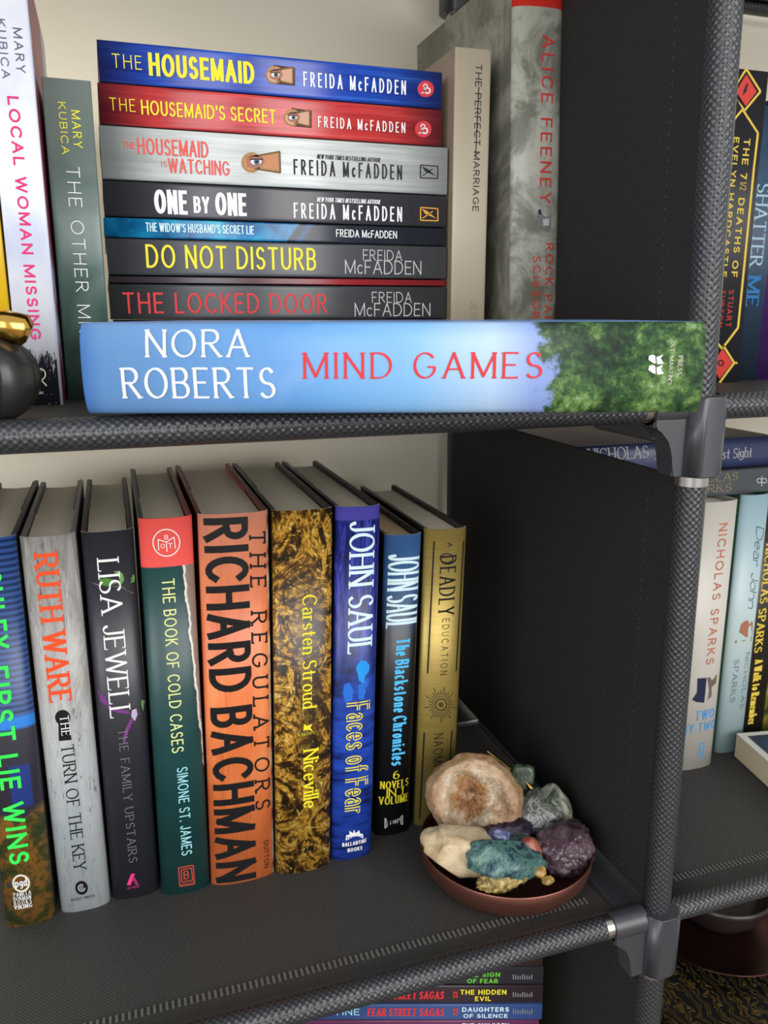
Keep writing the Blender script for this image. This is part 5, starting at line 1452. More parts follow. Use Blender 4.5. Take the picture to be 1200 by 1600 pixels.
SLEEVE = fabric('black_woven_sleeve', 2 * math.pi / .0036, 1.0, (31, 32, 34), .36, spec=.55)
PANEL = fabric('black_fabric_panel', 2 * math.pi / .0022, .5, (44, 43, 41), .55, False, .45)
DIVID = fabric('black_divider_fabric', 2 * math.pi / .0022, .3, (31, 30, 29), .75, False, .25, (1, 2))
PLAST = NT('black_plastic', .38, spec=.6).col((46, 48, 52))
STEEL = NT('brushed_steel', .28, 1).col((170, 166, 160))
THREAD = plain((92, 90, 85), .7)

XL, XM, XR, YF, YB, TR = -.185, .283, .751, .346, .655, .0068
LEV = [.149, .451, .754, 1.062]


def lean(z):
    """the flimsy unit leans a little: sideways shift of the uprights at height z"""
    return -.0075 * (z - .754) if z < .754 else -.0235 * (z - .754)


UNIT = thing('shelving_unit', 'black fabric shelving unit with steel tubes and plastic corner connectors', 'shelving unit', (XM, .5, 0))
UINV = Matrix.Translation((-XM, -.5, 0))


def att(o, parent=None):
    """hang a mesh built in room coordinates under the unit (or under one of its parts)"""
    if parent is None:
        o.parent = UNIT
        o.matrix_parent_inverse = UINV
    else:
        o.parent = parent
    return o


def panel(x0, x1, zc, zs):
    yp = [(YF, zc + TR), (YF + .004, zc + TR - .0008), (YF + .009, zc + TR * .55), (YF + .015, zc + .0016 + (zs - zc) * .3), (YF + .022, zs + .0006), (YF + .032, zs)]
    yp += [(YF + .032 + (YB - YF - .05) * i / 6, zs) for i in range(1, 7)] + [(YB - .006, zc + TR * .7), (YB, zc + TR)]
    nx = 12
    V, F = [], []
    for t in (0, -.0016):
        for i in range(nx + 1):
            for j, (y, z) in enumerate(yp):
                e = .0115 if 6 <= j < len(yp) - 2 else 0     # the fabric meets the divider behind the corner posts
                V.append((x0 - e + (x1 - x0 + 2 * e) * i / nx, y, z + t))
    m = len(yp)
    h = (nx + 1) * m
    for i in range(nx):
        for j in range(m - 1):
            a = i * m + j
            F.append((a, a + m, a + m + 1, a + 1))
            F.append((h + a, h + a + 1, h + a + m + 1, h + a + m))
    for i in range(nx):
        for j in (0, m - 1):
            a = i * m + j
            F.append((a, a + m, h + a + m, h + a))
    for j in range(m - 1):
        for i in (0, nx):
            a = i * m + j
            F.append((a, a + 1, h + a + 1, h + a))
    o = att(mesh_obj('shelf_panel', V, F, PANEL, smooth=True))
    # row of stitches behind the front tube
    bm = bmesh.new()
    x = x0 + .02
    while x < x1 - .02:
        box_bm(x, x + .0013, YF + .0195, YF + .0245, zs + .0004, zs + .0013, bm=bm)
        x += .0031
    s = att(bm_obj('stitching', bm, THREAD), o)
    s['kind'] = 'stuff'
    return o


def ring(p0, p1, r, parent=None):
    return att(tube('steel_ferrule', [p0, p1], r, STEEL, seg=24, uvs=False), parent)


for li, zc in enumerate(LEV):
    for (a, b) in ((XL, XM), (XM, XR)):
        zs = zc
        if li == 2:
            zs = .7556 if a == XL else .7512
        panel(a + .012, b - .012, zc, zs)
        for y in (YF, YB):
            t = att(tube('front_tube' if y == YF else 'back_tube', [(a + .012 + (b - a - .046) * i / 8, y, zc) for i in range(9)], TR, SLEEVE, seg=28))
            ring((b - .0345, y, zc), (b - .0285, y, zc), TR + .0001, t)
    for x in (XL, XM, XR):
        for y, sg in ((YF, 1), (YB, -1)):
            # connector: rounded body, sockets along the tubes, curved web below the socket
            yc = y - sg * .0015
            lx = lean(zc)
            prof = []
            for k in range(40):
                t = 2 * math.pi * k / 40
                cx, cy = math.cos(t), math.sin(t)
                prof.append((x + lx + math.copysign(abs(cx) ** .62, cx) * .0112, yc + math.copysign(abs(cy) ** .62, cy) * .0118))
            body = att(prism('corner_connector', prof, zc - .0345, zc + .0062, PLAST, smooth=True, bev=.0012))
            att(bm_obj('back_arm', box_bm(x - .0215, x + .001, min(y + sg * .004, y + sg * .062), max(y + sg * .004, y + sg * .062), zc - .018, zc + .0045, .002), PLAST), body)
            for s in (-1, 1):
                if s > 0 or x == XL:
                    continue
                att(tube('socket', [(x + s * .008, y, zc), (x + s * .0295, y, zc)], TR + .0014, PLAST, seg=24, uvs=False), body)
                if s < 0:
                    web = [(x - .0295, zc - .004), (x - .008, zc - .002), (x - .008, zc - .0345), (x - .0165, zc - .0340)]
                    web += [(x - .0295 + .0125 * math.sin(R(90 * (1 - i / 8))), zc - .0085 - .0255 * (1 - math.cos(R(90 * (1 - i / 8))))) for i in range(9)]
                    att(prism('web', web, y - .0065, y + .0065, PLAST, axis='Y', bev=.0008), body)
# upright tubes and the fabric divider between the two bays
for gi in range(-1, 4):
    z0 = LEV[gi] + .0062 if gi >= 0 else 0
    z1 = LEV[gi + 1] - .0345 if gi < 3 else 1.36
    for x in (XL, XM, XR):
        for y in (YF, YB):
            p = att(tube('upright_tube', [(x + lean(z0 + (z1 - z0) * i / 8), y, z0 + (z1 - z0) * i / 8) for i in range(9)], .0080, SLEEVE, seg=28))
            if gi < 3:
                ring((x + lean(z1), y, z1 - .0058), (x + lean(z1), y, z1 + .001), .0084, p)
    if gi >= 0:
        o = att(bm_obj('divider_panel', box_bm(XM - .0062, XM - .0044, YF, YB, z0 + .002, z1 - .0015, .0005, 1), DIVID))
        bm = bmesh.new()
        z = z0 + .01
        while z < z1 - .01:
            box_bm(XM - .0067, XM - .0061, YF + .0262, YF + .0270, z, z + .0016, bm=bm)
            z += .0058
        for v in list(bm.verts):
            v.co.x += lean(v.co.z)
        for v in o.data.vertices:
            v.co.x += lean(v.co.z)
        s = att(bm_obj('stitching', bm, plain((50, 49, 48), .7)), o)
        s['kind'] = 'stuff'
    else:
        pass
for li, zc in enumerate(LEV):
    for x in (XL, XM, XR):
        att(tube('side_tube', [(x, YF + .03, zc - .008), (x, YB - .03, zc - .008)], TR - .001, DIVID, seg=20))


# ------------------------------------------------------------------ books
def PAGES(name, a, b):
    n = NT(name, .8, spec=.2)
    x = n.xyz(n.obj)
    l = n.ma('MULTIPLY_ADD', n.ma('SINE', n.ma('MULTIPLY', x[0], 9500)), .5, .5)
    g = n.noise(1400, 2, vec=n.map(n.obj, (1, .02, .02)))
    c = n.mix(n.ma('MULTIPLY_ADD', l, .3, n.ma('MULTIPLY', g, .7)), a, b)
    n.bump(g, .25, .0003)
    return n.col(c)


PG_WHITE = PAGES('book_pages', (240, 228, 202), (252, 242, 220))
PG_TAN = PAGES('aged_book_pages', (196, 168, 130), (226, 204, 168))
PG_CREAM = PAGES('cream_book_pages', (205, 186, 150), (232, 216, 186))


def spine_y(kind, w, u):
    t = min(1, abs(2 * u / w))
    if kind == 'hc':
        return min(.0055, w * .2) * (1 - math.sqrt(max(0, 1 - t ** 2.6)))
    return .0009 * (1 - math.sqrt(max(0, 1 - t ** 14)))


def build_book(key, label, spine_mat, cover_mat=None, edge=None, pages=None, group=None, back_mat=None, inner=None):
    kind, w, h, d, loc, lean, yaw, lie = BK[key]
    name = 'hardcover_book' if kind == 'hc' else 'paperback_book'
    rot = (Matrix.Rotation(R(yaw), 3, 'Z') @ Matrix.Rotation(R(lean - (90 if lie else 0)), 3, 'Y')).to_euler()
    root = thing(name, label, 'book', loc, rot, group)
    cover_mat = cover_mat or spine_mat
    pages = pages or PG_WHITE
    th = .0007 if kind == 'hc' else .0005
    n = 26
    ts = [-math.cos(math.pi * i / n) for i in range(n + 1)]
    if kind == 'pb':
        ts = [math.copysign(1 - (1 - abs(t)) ** 1.6, t) for t in ts]
    us = [t * w / 2 for t in ts]
    out = [(u, spine_y(kind, w, u)) for u in us]
    inn = [(u * (1 - 2 * th / w), spine_y(kind, w, u) + th) for u in us]
    nz = 2
    V, F, U = [], [], []
    m = n + 1
    for prof in (out, inn):
        for z in (0, h):
            for (a, b) in prof:
                V.append((a, b, z))
                U.append((a / w + .5, z / h))
    for i in range(n):
        F.append((i, i + 1, m + i + 1, m + i))
        F.append((2 * m + i, 3 * m + i, 3 * m + i + 1, 2 * m + i + 1))
        F.append((m + i, m + i + 1, 3 * m + i + 1, 3 * m + i))
        F.append((i, 2 * m + i, 2 * m + i + 1, i + 1))
    for i in (0, n):
        F.append((i, m + i, 3 * m + i, 2 * m + i))
    sp = mesh_obj('spine', V, F, spine_mat, root, True, U)
    sp.data.materials.append(edge or spine_mat)
    for p in sp.data.polygons:
        zs = {round(V[i][2], 5) for i in p.vertices}
        if len(zs) == 1:
            p.use_smooth = False
            p.material_index = 1
    # boards
    ye = out[0][1]
    bt = .0026 if kind == 'hc' else .0005
    for s in (-1, 1):
        x0, x1 = sorted((s * w / 2, s * (w / 2 - bt)))
        o = bm_obj('cover_board', box_bm(x0, x1, ye * .86, d, 0, h, .0006 if kind == 'hc' else 0, 2), (cover_mat if s < 0 else (back_mat or cover_mat)), root)
        if kind == 'hc' and inner:
            # the turned-in flap of the dust jacket lies along the inside of the board
            x0, x1 = sorted((s * (w / 2 - bt - .0001), s * (w / 2 - bt - .0008)))
            bm_obj('jacket_flap', box_bm(x0, x1, d * .45, d - .001, .0005, h - .0004), inner, root)
    # page block follows the spine curve
    iz = .0036 if kind == 'hc' else .0002
    ix = bt + .0001
    prof = [(a * (1 - 2 * ix / w), b + .0006) for a, b in inn]
    if kind == 'hc':
        prof = [(a * (1 - 2 * ix / w), b * .85 + .0012) for a, b in inn]
    fe = d - (.0045 if kind == 'hc' else .0004)
    pts = prof + [(w / 2 - ix, fe), (0, fe - (.003 if kind == 'hc' else 0)), (-w / 2 + ix, fe)]
    prism('page_block', pts, iz, h - iz, pages, root)
    # printed marks and lettering lie on the spine surface
    def S(u, v, k):
        u = max(-w / 2 * .995, min(w / 2 * .995, u))
        return (u, spine_y(kind, w, u) - .00012 - .00005 * k, v)
    marks = {}
    for c, dz, pts in DC.get(key, []):
        marks.setdefault((dz, c), []).append(pts)
    for (dz, c), lst in sorted(marks.items()):
        V, F = [], []
        for pts in lst:
            i0 = len(V)
            cu, cv = sum(p[0] for p in pts) / len(pts), sum(p[1] for p in pts) / len(pts)
            V.append(S(cu / 1000, cv / 1000, dz + 1))
            V += [S(a / 1000, b / 1000, dz + 1) for a, b in pts]
            F += [(i0, i0 + 1 + i, i0 + 1 + (i + 1) % len(pts)) for i in range(len(pts))]
        pm = mesh_obj('printed_mark', V, F, plain(tuple(int(q * .88) for q in INK[c]), .5, 0, .18), sp)
        if len(lst) > 1:
            pm['kind'] = 'stuff'
    for i, (s, st, c, o, u, v, ln, cap, spc) in enumerate(TX.get(key, [])):
        V, F = [], []
        for q, ly in lettering_quads(s, st, ln, cap, spc):
            i0 = len(V)
            for a, b in q:
                if o == 'd':
                    uu, vv = u + b, v - a
                elif o == 'h':
                    uu, vv = u + a, v + b
                else:
                    uu, vv = u - a, v - b
                V.append(S(uu / 1000, vv / 1000, 2.5 + (1.5 if st == 'SEY' else 0) + ly * .2))
            F.append((i0, i0 + 1, i0 + 2, i0 + 3))
        mesh_obj('lettering', V, F, plain(tuple(int(q * .88) for q in INK[c]), .5, 0, .18), sp)
    return root


PRINT = (228, 228, 228)      # printed covers never reach paper white


def M(name, fn, rough=.38, metal=0, spec=.5, coat=0):
    n = NT(name, rough, metal, spec, coat)
    return n.col(n.mix(1, fn(n), PRINT, 'MULTIPLY'))


def flat(c, var=.12, name='cover', rough=.38):
    d = tuple(int(v * (1 - var)) for v in c)
    return M(name, lambda n: n.mix(n.noise(60, 3), d, c), rough)


def art_first(n):
    u, v = n.uv()
    st = n.wave(90, .6, 1, 1, n.map(n.obj, (.15, .15, 1)), dirn='Z')
    top = n.mix(st, (22, 42, 86), (52, 88, 150))
    dark = n.mix(n.noise(40, 3), (40, 40, 52), (60, 60, 72))
    win = n.mix(n.step(n.ma('ABSOLUTE', n.ma('SUBTRACT', u, .62)), .2, .01), (40, 60, 130), (50, 45, 55))
    aut = n.ramp(n.noise(75, 6, .65), [(.3, (30, 52, 34)), (.45, (72, 72, 34)), (.55, (150, 100, 40)), (.62, (60, 74, 40)), (.72, (60, 80, 150)), (.8, (50, 60, 40))])
    vv = n.ma('ADD', v, n.ma('MULTIPLY', n.ma('SUBTRACT', n.noise(60, 5), .5), .12))
    c = n.mix(n.step(vv, .30, .012), aut, dark)
    c = n.mix(n.ma('MULTIPLY', n.step(v, .33, .004), n.ma('SUBTRACT', 1, n.step(v, .44, .004))), c, win)
    c = n.mix(n.step(v, .535, .004), c, (30, 125, 215))
    c = n.mix(n.step(v, .565, .004), c, top)
    return c


def art_ruth(n):
    u, v = n.uv()
    base = n.ramp(v, [(0, (176, 188, 196)), (.4, (172, 180, 184)), (.62, (142, 138, 134)), (1, (126, 118, 112))])
    s = n.noise(1, 8, .7, vec=n.map(n.obj, (140, 140, 25), (0, R(35), 0)), dist=1.5)
    c = n.mix(n.ramp(s, [(.35, 0.0), (.7, .75)]), base, (205, 205, 200))
    k = n.noise(1, 6, .75, vec=n.map(n.obj, (420, 420, 30), (0, R(-60), 0)), dist=2.5)
    c = n.mix(n.ramp(k, [(.57, 0.0), (.64, .85)]), c, (72, 68, 64))
    return c


def art_cold(n):
    u, v = n.uv()
    c = n.mix(n.noise(40, 4), (16, 52, 54), (34, 78, 76))
    e = n.ma('ADD', u, n.ma('MULTIPLY', n.ma('SUBTRACT', n.noise(90, 6, .6), .5), .16))
    e = n.ma('ADD', e, n.ma('MULTIPLY', v, .42))
    c = n.mix(n.step(e, 1.135, .008), c, (232, 226, 214))
    c = n.mix(n.step(e, 1.175, .012), c, n.mix(n.noise(90, 4), (120, 92, 80), (160, 140, 128)))
    return n.mix(n.step(v, .883, .001), c, (244, 92, 84))


def art_reg(n):
    u, v = n.uv()
    b = n.ramp(n.noise(16, 5, .6, vec=n.map(n.obj, (1.5, 1, .5))), [(.3, (196, 92, 42)), (.5, (228, 122, 66)), (.7, (240, 160, 104))])
    st = n.noise(1, 3, .5, vec=n.map(n.obj, (700, 700, 14)))
    b = n.mix(n.ramp(st, [(.55, 0.0), (.75, .35)]), b, (150, 70, 34))
    b = n.mix(n.ramp(v, [(.75, 0.0), (1, .45)]), b, (186, 150, 140))
    return n.mix(n.step(u, .965, .01), b, n.ramp(n.noise(60), [(.4, (210, 200, 170)), (.6, (120, 60, 50))]))


def art_nic(n):
    sw = n.noise(30, 5, .62, dist=4.2)
    c = n.ramp(sw, [(.34, (26, 19, 10)), (.44, (62, 40, 12)), (.50, (138, 92, 24)), (.55, (212, 164, 56)), (.60, (150, 100, 28)), (.66, (232, 200, 110)), (.74, (120, 78, 20))])
    fine = n.noise(64, 4, .6, dist=6)
    c = n.mix(n.ramp(fine, [(.40, .8), (.50, 0.0)]), c, (40, 26, 10))
    c = n.mix(n.ramp(fine, [(.60, 0.0), (.66, .7)]), c, (236, 204, 116))
    u, v = n.uv()
    mid = n.ma('MULTIPLY', n.ma('SUBTRACT', 1, n.step(n.ma('ABSOLUTE', n.ma('SUBTRACT', u, .6)), .2, .1)), n.step(v, .3, .05))
    mid = n.ma('MULTIPLY', mid, n.ma('SUBTRACT', 1, n.step(v, .8, .03)))
    return n.mix(n.ma('MULTIPLY', mid, .75), c, (44, 33, 18))


def art_faces(n):
    u, v = n.uv()
    s = n.noise(1, 6, .65, vec=n.map(n.obj, (300, 300, 45), (0, R(25), 0)), dist=1)
    top = n.ramp(s, [(.35, (14, 18, 52)), (.5, (32, 42, 130)), (.68, (78, 86, 190))])
    bot = n.ramp(n.noise(1, 4, .6, vec=n.map(n.obj, (30, 30, 160))), [(.35, (18, 32, 96)), (.5, (34, 70, 176)), (.7, (48, 88, 200))])
    mid = n.ramp(n.noise(70, 5), [(.35, (12, 16, 46)), (.6, (24, 60, 150)), (.75, (40, 120, 220))])
    c = n.mix(n.step(v, .47, .08), bot, mid)
    c = n.mix(n.step(v, .62, .05), c, top)
    return n.mix(n.step(v, .965, .003), c, (80, 74, 168))


def art_black(n):
    u, v = n.uv()
    up = n.mix(n.noise(50, 4), (36, 70, 118), (62, 104, 152))
    return n.mix(n.step(n.ma('ADD', v, n.ma('MULTIPLY', n.noise(30), .2)), .87, .1), (17, 17, 20), up)


def art_mind(n):
    u, v = n.uv()
    cl = n.noise(22, 5, .6)
    sky = n.ramp(v, [(.0, (140, 165, 220)), (.27, (150, 172, 226)), (.34, (188, 214, 240)), (.46, (140, 196, 240)), (.66, (112, 176, 238)), (.88, (132, 186, 242)), (.97, (128, 184, 242)), (1, (92, 150, 228))])
    sky = n.mix(n.ramp(cl, [(.55, 0.0), (.78, .3)]), sky, (206, 228, 246))
    lf = n.noise(210, 8, .78)
    big = n.noise(38, 4, .6, vec=n.map(n.obj, loc=(1, 2, 0)))
    t = n.ramp(n.ma('ADD', n.ma('MULTIPLY', lf, .62), n.ma('MULTIPLY', big, .46)), [(.42, (10, 26, 14)), (.50, (28, 56, 28)), (.56, (56, 92, 46)), (.62, (104, 136, 66)), (.68, (146, 178, 138)), (.76, (190, 208, 200))])
    e = n.ma('ADD', v, n.ma('MULTIPLY', n.ma('SUBTRACT', n.noise(55, 7, .68, vec=n.map(n.obj, loc=(0, 0, 4))), .5), .17))
    e = n.ma('ADD', e, n.ma('MULTIPLY', n.ma('ABSOLUTE', n.ma('SUBTRACT', u, .45)), -.06))
    return n.mix(n.step(e, .235, .006), t, n.mix(1, sky, (222, 226, 232), 'MULTIPLY'))


def art_local(n):
    u, v = n.uv()
    sky = n.ramp(n.noise(18, 4, .55), [(.35, (198, 205, 226)), (.5, (226, 228, 238)), (.7, (244, 243, 244))])
    tr = n.noise(1, 6, .8, vec=n.map(n.obj, (420, 420, 90), (0, R(20), 0)))
    e = n.ma('ADD', v, n.ma('MULTIPLY', n.ma('SUBTRACT', tr, .5), .3))
    wood = n.mix(n.ramp(n.noise(500, 2), [(.62, 0.0), (.75, 1.0)]), (42, 44, 54), (180, 182, 190))
    c = n.mix(n.step(e, .115, .012), wood, sky)
    return n.mix(n.step(n.ma('ADD', u, n.ma('MULTIPLY', v, -.02)), .93, .005), c, (214, 220, 240))


def art_wood(a, b, endc, hi):
    def fn(n):
        u, v = n.uv()
        s = n.noise(1, 6, .65, vec=n.map(n.obj, (330, 330, 14)))
        c = n.ramp(s, [(.3, a), (.55, b), (.78, hi)])
        ends = n.ramp(n.ma('ABSOLUTE', n.ma('SUBTRACT', v, .5)), [(.36, 0.0), (.5, .85)])
        return n.mix(ends, c, endc)
    return fn


def art_widow(n):
    u, v = n.uv()
    b = n.ramp(n.noise(60, 4), [(.35, (10, 80, 130)), (.55, (22, 130, 180)), (.75, (40, 190, 200))])
    e = n.ma('ADD', v, n.ma('MULTIPLY', u, .04))
    c = n.mix(n.step(e, .50, .004), n.mix(n.noise(60), (34, 38, 48), (46, 52, 62)), b)
    return n.mix(n.ma('MULTIPLY', n.step(e, .455, .004), n.ma('SUBTRACT', 1, n.step(e, .475, .004))), c, (24, 74, 110))


def art_feeney(n):
    u, v = n.uv()
    s = n.ramp(n.noise(26, 7, .68, dist=.6), [(.42, (120, 119, 106)), (.54, (176, 174, 160)), (.7, (190, 188, 176))])
    k = n.noise(70, 6, .75, dist=1)
    c = n.mix(n.ramp(k, [(.55, 0.0), (.68, .55)]), s, (112, 110, 96))
    return n.mix(n.step(v, .905, .001), c, (212, 48, 36))


def art_feeney_cover(n):
    s = n.ramp(n.noise(20, 7, .68, dist=.6), [(.42, (118, 116, 100)), (.54, (160, 156, 140)), (.7, (178, 174, 160))])
    k = n.noise(1, 6, .75, vec=n.map(n.obj, (100, 100, 22), (0, R(12), 0)), dist=1)
    return n.mix(n.ramp(k, [(.55, 0.0), (.68, .6)]), s, (92, 88, 76))


def art_two_tone(a, b, scale=30):
    return lambda n: n.mix(n.noise(scale, 5), a, b)


EDGE = plain((196, 192, 186), .6)
JB = plain((30, 29, 32), .45)
UL = 'books standing on the upper shelf'
LO = 'hardcovers standing in a row on the lower shelf'
ST = 'paperbacks lying in a stack on the upper shelf'
RB = 'books in the right-hand bay'
FS = 'thin paperbacks stacked below the lower shelf'

# lower shelf row
build_book('first', 'blue hardcover with neon green spine lettering, leftmost in the lower row', M('dust_jacket', art_first), JB, EDGE, group=LO, inner=plain((26, 34, 60)))
build_book('ruth', 'scratched silver grey hardcover with orange serif author name on spine', M('dust_jacket', art_ruth), plain((96, 92, 90), .4), EDGE, group=LO, back_mat=plain((110, 100, 112), .4), inner=JB)
build_book('lisa', 'charcoal hardcover with white serif lettering and a green leaf on spine', flat((46, 46, 54), .15, 'dust_jacket'), JB, EDGE, group=LO, inner=plain((52, 50, 56)))
build_book('cold', 'dark teal hardcover with coral red band at top of spine', M('dust_jacket', art_cold), plain((20, 50, 50), .4), plain((214, 96, 86)), group=LO, back_mat=plain((126, 38, 40), .4), inner=plain((24, 44, 44)))
build_book('reg', 'thick orange hardcover with huge black lettering filling the spine', M('dust_jacket', art_reg), plain((110, 34, 30), .4), EDGE, group=LO, back_mat=plain((104, 36, 34), .4), inner=plain((150, 60, 50)))
build_book('nic', 'hardcover with swirling gold and black marbled spine and yellow lettering', M('dust_jacket', art_nic), plain((40, 34, 30), .4), EDGE, group=LO, inner=plain((52, 48, 46)))
build_book('faces', 'blue hardcover with large white author name above yellow outlined title', M('dust_jacket', art_faces), plain((24, 24, 40), .4), EDGE, group=LO, inner=JB)
build_book('black', 'short black hardcover with blue blackletter title and worn blue top', M('dust_jacket', art_black), plain((20, 20, 24), .4), plain((190, 200, 206), .5), group=LO, pages=PG_TAN, inner=JB)
gold = NT('gold_book_cloth', .42, .55, .5)
gs = gold.noise(1, 4, .6, vec=gold.map(gold.obj, (60, 60, 900)))
gold.bump(gs, .15, .0003)
gold.col(gold.mix(gs, (134, 114, 54), (172, 150, 82)))
build_book('deadly', 'gold metallic hardcover with black sunburst and thin ruled lines on spine', gold.m, plain((36, 34, 30), .4), EDGE, group=LO, inner=plain((28, 27, 26)))

# upper shelf, upright
build_book('yellow', 'bright yellow paperback, a sliver at the left frame edge', flat((236, 190, 30), .1), group=UL)
build_book('local', 'white paperback with pink title and dark treetops at spine foot', M('paperback_cover', art_local, .32), flat((200, 206, 224), .1), EDGE, group=UL, back_mat=M('paperback_cover', lambda n: n.mix(n.step(n.noise(14), .5, .02), (150, 30, 70), (196, 204, 224))))
build_book('other', 'small sage green paperback with thin white title and yellow author name', M('paperback_cover', lambda n: n.mix(n.ramp(n.noise(22, 3, .5, dist=1.2), [(.4, 0.0), (.7, .5)]), n.ramp(n.uv()[1], [(0, (50, 78, 70)), (.55, (76, 100, 94)), (1, (118, 126, 122))]), (134, 146, 138)), .32), flat((50, 66, 62), .1), EDGE, group=UL)
build_book('pm', 'beige paperback with small black title struck through by a line', flat((190, 177, 154), .06, 'paperback_cover', .5), flat((168, 148, 126), .1, 'paperback_cover', .5), group=UL)
build_book('feeney', 'tall grey marbled hardcover with red author name against the divider', M('dust_jacket', art_feeney, .42), M('dust_jacket', art_feeney_cover, .5), EDGE, group=UL)

# the lying stack, top to bottom
build_book('hm', 'blue paperback with yellow title, topmost of the lying stack', M('paperback_cover', art_wood((22, 46, 128), (34, 76, 184), (26, 34, 84), (70, 130, 224)), .3), group=ST)
build_book('hs', 'red paperback with yellow title, second from top of the stack', M('paperback_cover', art_wood((150, 36, 40), (206, 62, 62), (70, 28, 44), (224, 96, 90)), .3), group=ST)
build_book('hw', 'thick whitish grey paperback with red title and gold keyhole on spine', M('paperback_cover', art_wood((170, 176, 172), (206, 210, 206), (150, 156, 154), (228, 232, 228)), .3), group=ST)
build_book('obo', 'charcoal paperback with bold white title and small amber box logo', flat((64, 64, 70), .1, 'paperback_cover', .32), group=ST)
build_book('widow', 'thin paperback, half turquoise and half charcoal, in the lying stack', M('paperback_cover', art_widow, .3), flat((40, 46, 56)), group=ST)
build_book('dnd', 'dark grey paperback with large thin yellow title in the stack', flat((80, 82, 86), .1, 'paperback_cover', .36), group=ST)
build_book('thin', 'very thin dark red paperback without readable title in the stack', M('paperback_cover', lambda n: n.ramp(n.uv()[1], [(0, (140, 40, 48)), (.35, (150, 34, 42)), (.5, (96, 38, 44)), (.72, (70, 62, 66)), (1, (66, 60, 64))]), .32), flat((70, 40, 44)), group=ST)
build_book('locked', 'dark grey paperback with large thin red title in the stack', flat((66, 67, 71), .1, 'paperback_cover', .36), group=ST)
build_book('base1', 'plain dark paperback under the red titled one, mostly hidden', flat((62, 60, 66), .1, 'paperback_cover', .4), group=ST)
build_book('base2', 'bottom paperback of the lying stack, hidden behind the blue hardcover', flat((54, 52, 58), .1, 'paperback_cover', .4), group=ST)
build_book('mind', 'sky blue hardcover with red title and green trees lying in front', M('dust_jacket', art_mind, .4), M('dust_jacket', lambda n: n.ramp(n.noise(24, 5), [(.35, (70, 130, 214)), (.7, (170, 206, 240))]), .3), group=None, inner=plain((60, 90, 140)))

# right bay
build_book('deaths', 'black paperback with gold lettering and red diamonds beside the divider', flat((48, 48, 52), .12, 'paperback_cover', .32), group=RB)
build_book('shatter', 'steel blue paperback with pale capitals next to the black and gold one', M('paperback_cover', lambda n: n.mix(n.noise(30, 5), n.ramp(n.uv()[1], [(0, (38, 46, 56)), (.4, (52, 74, 98)), (.75, (84, 112, 140)), (1, (60, 88, 110))]), (36, 52, 70)), .32), group=RB)
build_book('purple', 'purple paperback at the right frame edge on the upper shelf', flat((64, 34, 92), .1, 'paperback_cover', .35), group=RB)
build_book('navy', 'navy hardcover lying on top of the upright books in the right bay', flat((62, 72, 118), .12, 'dust_jacket'), flat((96, 70, 110)), EDGE, group=RB, back_mat=M('dust_jacket', lambda n: n.ramp(n.xyz(n.obj)[2], [(0, (92, 40, 44)), (.075, (104, 52, 52)), (.115, (150, 130, 138)), (.14, (120, 84, 140)), (.19, (110, 90, 130))]), .3))
build_book('grey', 'dark grey paperback with tan serif lettering under the navy hardcover', flat((76, 82, 84), .1, 'paperback_cover'), group=RB, pages=PG_CREAM)
build_book('two', 'cream hardcover with rust author name and couple photo on spine', M('dust_jacket', lambda n: n.mix(n.noise(14), (196, 190, 178), (210, 205, 196)), .4), group=RB)
build_book('dear', 'pale blue hardcover with script title and a brown tree on spine', M('dust_jacket', lambda n: n.ramp(n.uv()[1], [(0, (166, 192, 196)), (.45, (184, 200, 198)), (1, (158, 188, 198))]), .4), plain((40, 90, 70)), group=RB)
build_book('walk', 'black paperback with gold serif lettering beside the pale blue one', flat((40, 36, 28), .2, 'paperback_cover', .35), group=RB)
build_book('green', 'olive and yellow green paperback at the right frame edge, lower shelf', M('paperback_cover', lambda n: n.ramp(n.noise(50, 5), [(.4, (60, 64, 40)), (.55, (140, 140, 50)), (.7, (200, 196, 110))]), .4), group=RB)

# paperback lying flat on the lower right shelf, page edges to the left
BK['flat'] = ('pb', .0205, .178, .108, (.5355, .3660, .4613), 0, 0, 1)
lb = build_book('flat', 'cream paged paperback with navy cover lying flat on the right shelf', plain((228, 224, 214)), flat((44, 62, 84), .15, 'paperback_cover'), None, PG_CREAM, RB, back_mat=M('paperback_cover', lambda n: n.mix(n.step(n.ma('MINIMUM', n.ma('SUBTRACT', .103, n.xyz(n.obj)[1]), n.ma('SUBTRACT', .172, n.xyz(n.obj)[2])), 0, .0003), (226, 224, 216), n.mix(n.noise(40), (40, 58, 82), (52, 72, 96))), .35))
lb.rotation_euler = (Matrix.Rotation(R(-10), 3, 'Z') @ Matrix.Rotation(R(-90), 3, 'Y')).to_euler()
lb.location = (.6130, .3400, .4614)

# paperbacks below the lower shelf
build_book('f0', 'dark thin paperback, topmost of the low stack, tucked under the shelf tube', flat((60, 44, 40), .2, 'paperback_cover'), group=FS, pages=PG_TAN)
build_book('f1', 'dark thin paperback with lime green title in the low stack', flat((48, 47, 52), .15, 'paperback_cover'), group=FS, pages=PG_TAN)
build_book('f2', 'dark thin paperback with yellow title in the low stack', flat((52, 40, 46), .15, 'paperback_cover'), group=FS, pages=PG_TAN)
build_book('f3', 'blue thin paperback with white title in the low stack', flat((58, 84, 140), .12, 'paperback_cover'), group=FS, pages=PG_TAN)
build_book('f4', 'plum thin paperback cut off by the bottom frame edge', flat((110, 52, 92), .15, 'paperback_cover'), group=FS, pages=PG_TAN)
kind, w_, h_, d_, lc, le, ya, li = BK['f4']
top = lc[2] - w_ / 2 - .0003
nh = 12
tk = (top - .1496) / nh
